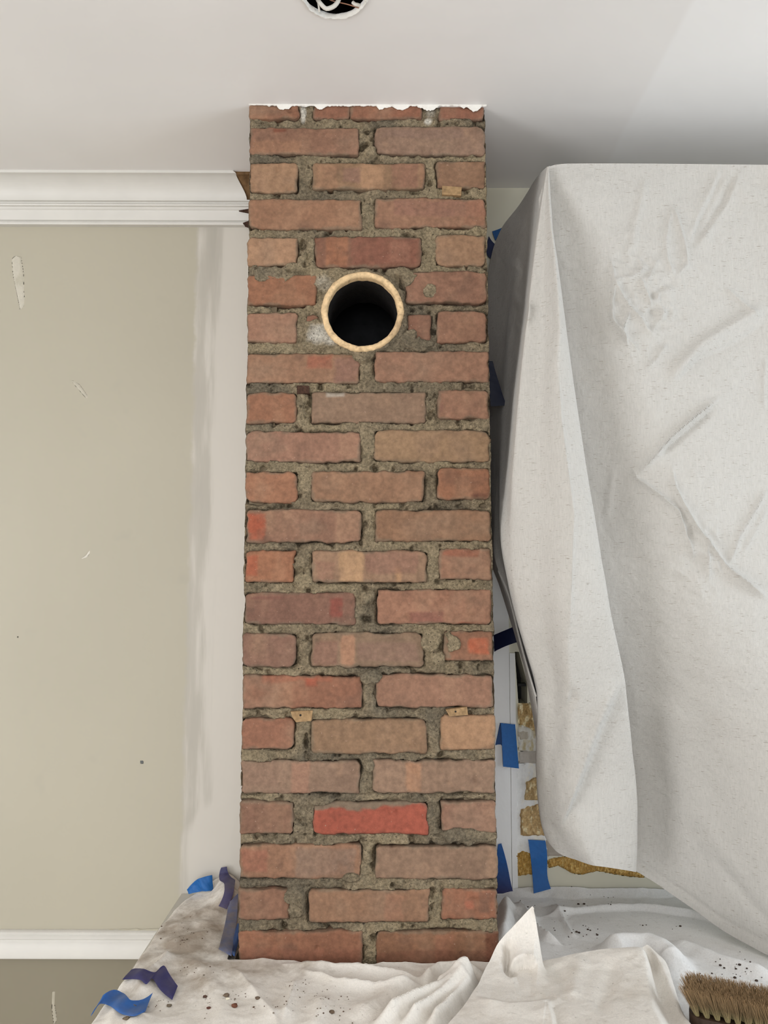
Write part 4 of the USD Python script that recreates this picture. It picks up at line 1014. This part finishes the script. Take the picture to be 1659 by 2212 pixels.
def tape(pairs, color, label, color2=None, n=40, crumple=0.0012, seed=0, dust=0.0, name='painters_tape', on=None):
    a = spline([PY(*p[:3]) for p in pairs], n, np.arange(len(pairs)))
    b = spline([PY(*p[3:]) for p in pairs], n, np.arange(len(pairs)))
    g = a[:, None] * (1 - np.linspace(0, 1, 9))[None, :, None] + b[:, None] * np.linspace(0, 1, 9)[None, :, None]
    if on is not None:                                               # lay it on the cloth: take the cloth's own depth, eased, a millimetre proud
        gp = to_px(g)
        dist = np.array([[on(x, y) for x, y in r] for r in gp])
        dist = gaussian_filter(minimum_filter(dist, 3), 1.0, mode='nearest') - 0.007
        d_ = g - CAM
        g = CAM + d_ / np.linalg.norm(d_, axis=-1, keepdims=True) * dist[..., None]
    du, dv = np.gradient(g, axis=0), np.gradient(g, axis=1)
    nn = np.cross(du, dv); nn /= np.maximum(np.linalg.norm(nn, axis=-1, keepdims=True), 1e-9)
    g = g + nn * (crumple * fb(g, 60, 3, seed))[..., None]
    m_ = sheet(g, 0.0004)
    c = np.array(lin(*color, K)) * np.ones((len(m_.vertices), 1))
    if color2:
        t = np.tile(np.clip(np.linspace(-0.5, 1.5, n), 0, 1)[:, None].repeat(9, 1).ravel(), 2)[:, None]
        c = c * (1 - t) + np.array(lin(*color2, K)) * t
    t = np.clip(dust + 1.2 * dust * fb(m_.vertices, 70, 4, seed + 5)[:, None], 0, 0.9)
    c = c * (1 - t) + np.array(lin(128, 112, 94, K)) * t
    obj(name, m_, tape_mat, smooth=True, tint=c, label=label, cat='tape')


tape([(404, 1922, 1.672, 408, 1931, 1.67), (420, 1904, 1.665, 432, 1926, 1.66), (432, 1897, 1.655, 446, 1925, 1.65), (458, 1890, 1.662, 459, 1924, 1.658)], BLUE, 'crumpled blue tape on the wall where the soiled cloth ends, left of the chimney', seed=1, crumple=.004)
tape([(478, 1874, 1.62, 490, 1872, 1.615), (474, 1886, 1.61, 493, 1886, 1.605), (474, 1900, 1.60, 498, 1894, 1.60), (484, 1908, 1.595, 508, 1903, 1.595), (484, 1928, 1.58, 505, 1925, 1.58), (472, 1957, 1.56, 490, 1964, 1.56)], (44, 48, 96), 'dark blue tape twisted into a knot beside the chimney foot', (58, 56, 98), seed=2, dust=.16, on=cloth_near)
tape([(494, 1950, 1.56, 514, 1930, 1.57), (488, 1985, 1.53, 512, 1985, 1.54), (480, 2020, 1.49, 506, 2024, 1.50), (472, 2050, 1.45, 500, 2066, 1.45)], (62, 88, 138), 'long dust covered blue tape strip lying along the left edge of the chimney', seed=3, dust=.5, on=cloth_near)
tape([(500, 2060, 1.40, 506, 2066, 1.40), (506, 2020, 1.42, 515, 2030, 1.41), (513, 1995, 1.44, 517, 1996, 1.44)], (40, 74, 130), 'narrow blue tape scrap wedged between cloth and chimney foot at left', seed=4, on=cloth_near)
tape([(264, 2116, 1.335, 284, 2094, 1.365), (300, 2116, 1.33, 306, 2092, 1.36), (316, 2126, 1.315, 334, 2100, 1.345), (328, 2114, 1.32, 352, 2086, 1.352), (346, 2138, 1.285, 366, 2104, 1.318), (372, 2160, 1.25, 384, 2130, 1.28)], (36, 38, 92), 'dark navy tape strip folded over the cloth edge at lower left', seed=5, dust=.1, on=cloth_near)
tape([(196, 2196, 1.232, 222, 2150, 1.27), (214, 2170, 1.25, 246, 2138, 1.285), (236, 2172, 1.238, 266, 2144, 1.275), (262, 2190, 1.215, 284, 2160, 1.252), (290, 2194, 1.205, 306, 2160, 1.248), (314, 2184, 1.212, 330, 2144, 1.26)], (28, 98, 172), 'bright blue tape strip draped over the cloth edge in the lower left corner', seed=6, dust=.14, on=cloth_near)
tape([(1066, 1372, 1.60, 1068, 1408, 1.60), (1090, 1362, 1.58, 1092, 1396, 1.58), (1116, 1351, 1.56, 1128, 1384, 1.56)], INK, 'dark navy tape bridging from the chimney to the hanging cloth', seed=7)
tape([(1080, 1562, 1.684, 1070, 1610, 1.684), (1083, 1562, 1.683, 1080, 1608, 1.683), (1086, 1562, 1.682, 1086, 1614, 1.682)], (16, 62, 116), 'small folded over flap of blue tape on the white board at the chimney edge', seed=8, crumple=.0004)
tape([(1082, 1562, 1.680, 1113, 1565, 1.680), (1084, 1600, 1.679, 1116, 1602, 1.679), (1087, 1656, 1.676, 1121, 1660, 1.676)], BLUE, 'short upright blue tape strip on the white board beside the chimney', seed=8, crumple=.0006)
tape([(1076, 1824, 1.682, 1083, 1822, 1.682), (1070, 1870, 1.682, 1095, 1865, 1.682), (1066, 1915, 1.68, 1106, 1918, 1.68), (1062, 1965, 1.675, 1116, 1948, 1.675)], (22, 78, 142), 'blue tape wedge widening down the wall beside the chimney at lower right', (38, 40, 84), seed=9, crumple=.001)
tape([(1141, 1814, 1.682, 1178, 1816, 1.682), (1146, 1850, 1.68, 1182, 1850, 1.68), (1150, 1890, 1.678, 1182, 1885, 1.678), (1153, 1930, 1.67, 1190, 1920, 1.67)], BLUE, 'blue tape strip running from the adhesive patches down to the dusty cloth', (24, 86, 150), seed=10, crumple=.001)
tape([(1063, 500, 1.684, 1070, 520, 1.684), (1080, 494, 1.684, 1078, 508, 1.684), (1092, 488, 1.684, 1086, 497, 1.684)], (14, 74, 128), 'small bright blue tape tip high on the wall behind the hanging cloth', seed=11, crumple=.0004)
tape([(1056, 510, 1.685, 1048, 540, 1.685), (1062, 520, 1.685, 1056, 556, 1.685), (1070, 528, 1.685, 1066, 560, 1.685)], (10, 26, 66), 'dark navy tape scrap high in the gap between chimney and hanging cloth', seed=12, crumple=.0004)
tape([(1052, 780, 1.52, 1064, 780, 1.52), (1056, 830, 1.52, 1078, 828, 1.52), (1060, 878, 1.52, 1094, 876, 1.52)], (8, 16, 42), 'nearly black tape strip deep in the gap halfway up the hanging cloth', seed=13)


# ------------------------------------------------------------------ hand brush lying bristles up on the dusty cloth
b0 = PZ(1488, 2216, COUNTER + 0.012); ax = np.array([0.905, -0.425, 0.0]); ax /= np.linalg.norm(ax); sd_ = np.array([-ax[1], ax[0], 0.0]); upz = np.array([0.0, 0, 1.0])
brush = thing('hand_brush', label='wooden hand brush with pale brown bristles lying bristles up in the lower right corner', cat='brush')
BL, BWD, BH = 0.24, 0.052, 0.018
outline = sbox(0, -BWD / 2, BL, BWD / 2).buffer(-0.02).buffer(0.02, quad_segs=8)
blk = trimesh.creation.extrude_polygon(outline, BH, engine='earcut')
frame = np.eye(4); frame[:3, 0], frame[:3, 1], frame[:3, 2], frame[:3, 3] = ax, sd_, upz, b0 + sd_ * 0.016
blk.apply_transform(frame)
obj('block', blk, block_mat, brush, smooth=35)
rt = np.random.default_rng(21)
for i in range(17):
    for j in range(4):
        u0, v0 = 0.012 + i * 0.0132 + (0.0066 if j % 2 else 0), (j - 1.5) * 0.0125
        if u0 > BL - 0.012:
            continue
        nb = 165
        r_, w_ = np.sqrt(rt.random(nb)), rt.random(nb) * 6.283
        bo = np.stack([u0 + 0.0028 * r_ * np.cos(w_), v0 + 0.0028 * r_ * np.sin(w_), np.full(nb, BH - 0.001)], 1)
        lean = -0.010 * math.exp(-i / 2.0) - 0.004
        tip = np.stack([u0 + 0.0105 * r_ * np.cos(w_) + lean + rt.normal(0, .0012, nb), v0 + 0.0105 * r_ * np.sin(w_) + v0 * 0.25 + rt.normal(0, .0012, nb), BH + 0.036 + rt.normal(0, .0016, nb)], 1)
        mid = (bo + tip) / 2 + np.stack([rt.normal(0, .0006, nb) + 0.0008, rt.normal(0, .0006, nb), np.zeros(nb)], 1)
        V, Fc, C = [], [], []
        an = np.arange(3) * 2.094
        offs = np.stack([np.cos(an), np.sin(an), 0 * an], 1)
        base_c, tip_c, mid_c = np.array(lin(158, 146, 104, K)), np.array(lin(150, 122, 88, K)), np.array(lin(126, 104, 74, K))
        shade = rt.uniform(0.75, 1.2, nb)
        for (pt, rad, cc_) in ((bo, .00032, base_c), (mid, .00030, mid_c), (tip, .00018, tip_c)):
            V.append((pt[:, None] + offs[None] * rad)); C.append(np.ones((nb, 3, 1)) * cc_ * shade[:, None, None])
        V = np.stack(V, 1).reshape(-1, 3); C = np.stack(C, 1).reshape(-1, 3)
        k = np.arange(nb)[:, None] * 9
        ff = []
        for lv in range(2):
            for s_ in range(3):
                a_, b_, c_, d_ = lv * 3 + s_, lv * 3 + (s_ + 1) % 3, lv * 3 + 3 + (s_ + 1) % 3, lv * 3 + 3 + s_
                ff += [k + np.array([a_, b_, c_]), k + np.array([a_, c_, d_])]
        ff.append(k + np.array([6, 7, 8]))
        V = V @ frame[:3, :3].T + frame[:3, 3]
        obj('bristle_tuft', trimesh.Trimesh(V, np.vstack(ff), process=False), bristle_mat, brush, tint=C)

# ------------------------------------------------------------------ crumbs of mortar and brick on the cloths
def on_cloth(x, y):
    d, i = tree_px.query([(x, y)], k=6)
    return fv[i[0]][np.argmin(np.linalg.norm(fv[i[0]] - CAM, axis=1))]


rc = np.random.default_rng(31)


def crumb(p, r, c, seed, flat=0.6):
    s_ = trimesh.creation.icosphere(2, r)
    v = s_.vertices
    v = v * (1 + 0.45 * fb(v / r + seed, 1.3, 3, seed))[:, None] * np.array([1.2, 0.9, flat])
    s_.vertices = v + p + np.array([0, 0, r * flat * 0.7])
    return s_, np.array(lin(*c)) * (1 + 0.3 * fb(v / r, 2.0, 3, seed))[:, None]


BIG = [(366, 2173, 5, (110, 98, 82), 'grey mortar crumb lying just right of the bright blue tape strip'), (272, 2201, 6, (104, 92, 76), 'grey mortar crumb at the lower rim of the bright blue tape'), (285, 2180, 9, (112, 100, 84), 'lump of mortar dust stuck on the bright blue tape strip'),
       (441, 2154, 4, (88, 66, 56), 'dark crumb at the top of the row of crumbs below the chimney'), (448, 2178, 4, (96, 62, 52), 'reddish brown crumb in the row below the chimney'), (489, 2151, 6, (112, 96, 80), 'grey brown crumb beside a pale chip on the cloth'),
       (491, 2158, 4, (214, 206, 186), 'pale plaster chip on the soiled cloth'), (506, 2173, 6, (112, 72, 56), 'flat red brick chip on the soiled cloth'), (557, 2157, 5, (100, 84, 70), 'brown crumb on the soiled cloth below the left stretcher brick'), (718, 2187, 5, (104, 88, 72), 'brown crumb on the cloth below the middle of the chimney')]
for i, (x, y, r, c, lab) in enumerate(BIG):
    m_, tc = crumb(on_cloth(x, y), r / 1500.0, c, i)
    obj('mortar_crumb', m_, crumb_mat, smooth=True, tint=tc, label=lab, cat='crumb')
bits, tints = [], []
clusters = [(400, 2020, 60, 30, 26), (448, 2170, 10, 30, 14), (495, 2150, 24, 14, 16), (700, 2155, 60, 20, 22), (640, 2130, 30, 12, 16), (345, 2165, 16, 30, 8), (590, 2170, 60, 16, 14), (720, 2190, 60, 14, 14), (396, 2030, 7, 5, 16), (900, 2150, 40, 20, 6), (420, 2100, 60, 16, 16)]
for cx, cy, dx, dy, n in clusters:
    for _ in range(n):
        x, y = cx + rc.normal(0, dx / 2), cy + rc.normal(0, dy / 2)
        r = rc.uniform(0.6, 2.0) * rc.uniform(0.5, 1) / 1500
        d, _i = tree_px.query([(x, y)])
        if d[0] > 6:
            continue
        p = on_cloth(x, y)
        s_ = trimesh.creation.icosphere(1, r); s_.vertices = s_.vertices * np.array([1.2, 1, .7]) * (1 + rc.normal(0, .15, (len(s_.vertices), 1))) + p + np.array([0, 0, r * .5])
        bits.append(s_); tints.append(np.ones((len(s_.vertices), 1)) * np.array(lin(*((96, 76, 62) if rc.random() < .6 else (120, 108, 92)))))
obj('mortar_grit', cat(bits), crumb_mat, tint=np.vstack(tints), label='fine brown mortar grit scattered over the soiled cloth before the chimney', cat='grit', kind='stuff')
# dark grit on the dusty cloth at right
bxy = np.array([(1198, 2009), (1232, 2016), (1245, 2013), (1252, 2014), (1270, 2007), (1275, 2008), (1220, 1966), (1250, 1952), (1262, 1952), (1315, 1953), (1320, 1954), (1150, 1964), (1140, 1958), (1558, 2083), (1565, 2090), (1592, 2092), (1598, 2082), (1588, 2111), (1519, 2107), (1536, 2101), (1611, 2090), (1620, 2078), (1638, 2118), (1526, 2115), (1584, 2125), (1290, 2018), (1390, 1998), (1470, 2000)], float)
bits, tints = [], []
Bv = np.stack([X * 0, X * 0, X * 0], -1)
for k_, (x, y) in enumerate(np.vstack([bxy, bxy + rc.normal(0, 9, bxy.shape), bxy + rc.normal(0, 14, bxy.shape)])):
    r = (rc.uniform(1.6, 3.4) if k_ < len(bxy) else rc.uniform(0.7, 1.5)) / 1450
    p = PZ(x, y, ZB + 0.008)
    bits.append((p, r))
bpts = np.array([b_[0] for b_ in bits])
# drop each grain onto the dusty cloth
bprim = stage.GetPrimAtPath('/World/drop_cloth_001')
bv = np.array(UsdGeom.Mesh(bprim).GetPointsAttr().Get())
tb = cKDTree(to_px(bv))
ms = []
for (p, r) in bits:
    d, i = tb.query(to_px(p)[None], k=6)
    pt = bv[i[0]][np.argmin(np.linalg.norm(bv[i[0]] - CAM, axis=1))]
    s_ = trimesh.creation.icosphere(1, r); s_.vertices = s_.vertices * np.array([1.2, 1, .7]) + pt + np.array([0, 0, r * .5])
    ms.append(s_)
g_ = cat(ms)
obj('mortar_grit', g_, crumb_mat, tint=np.ones((len(g_.vertices), 1)) * np.array(lin(70, 58, 50)), label='dark grit scattered over the dusty grey cloth right of the chimney', cat='grit', kind='stuff')
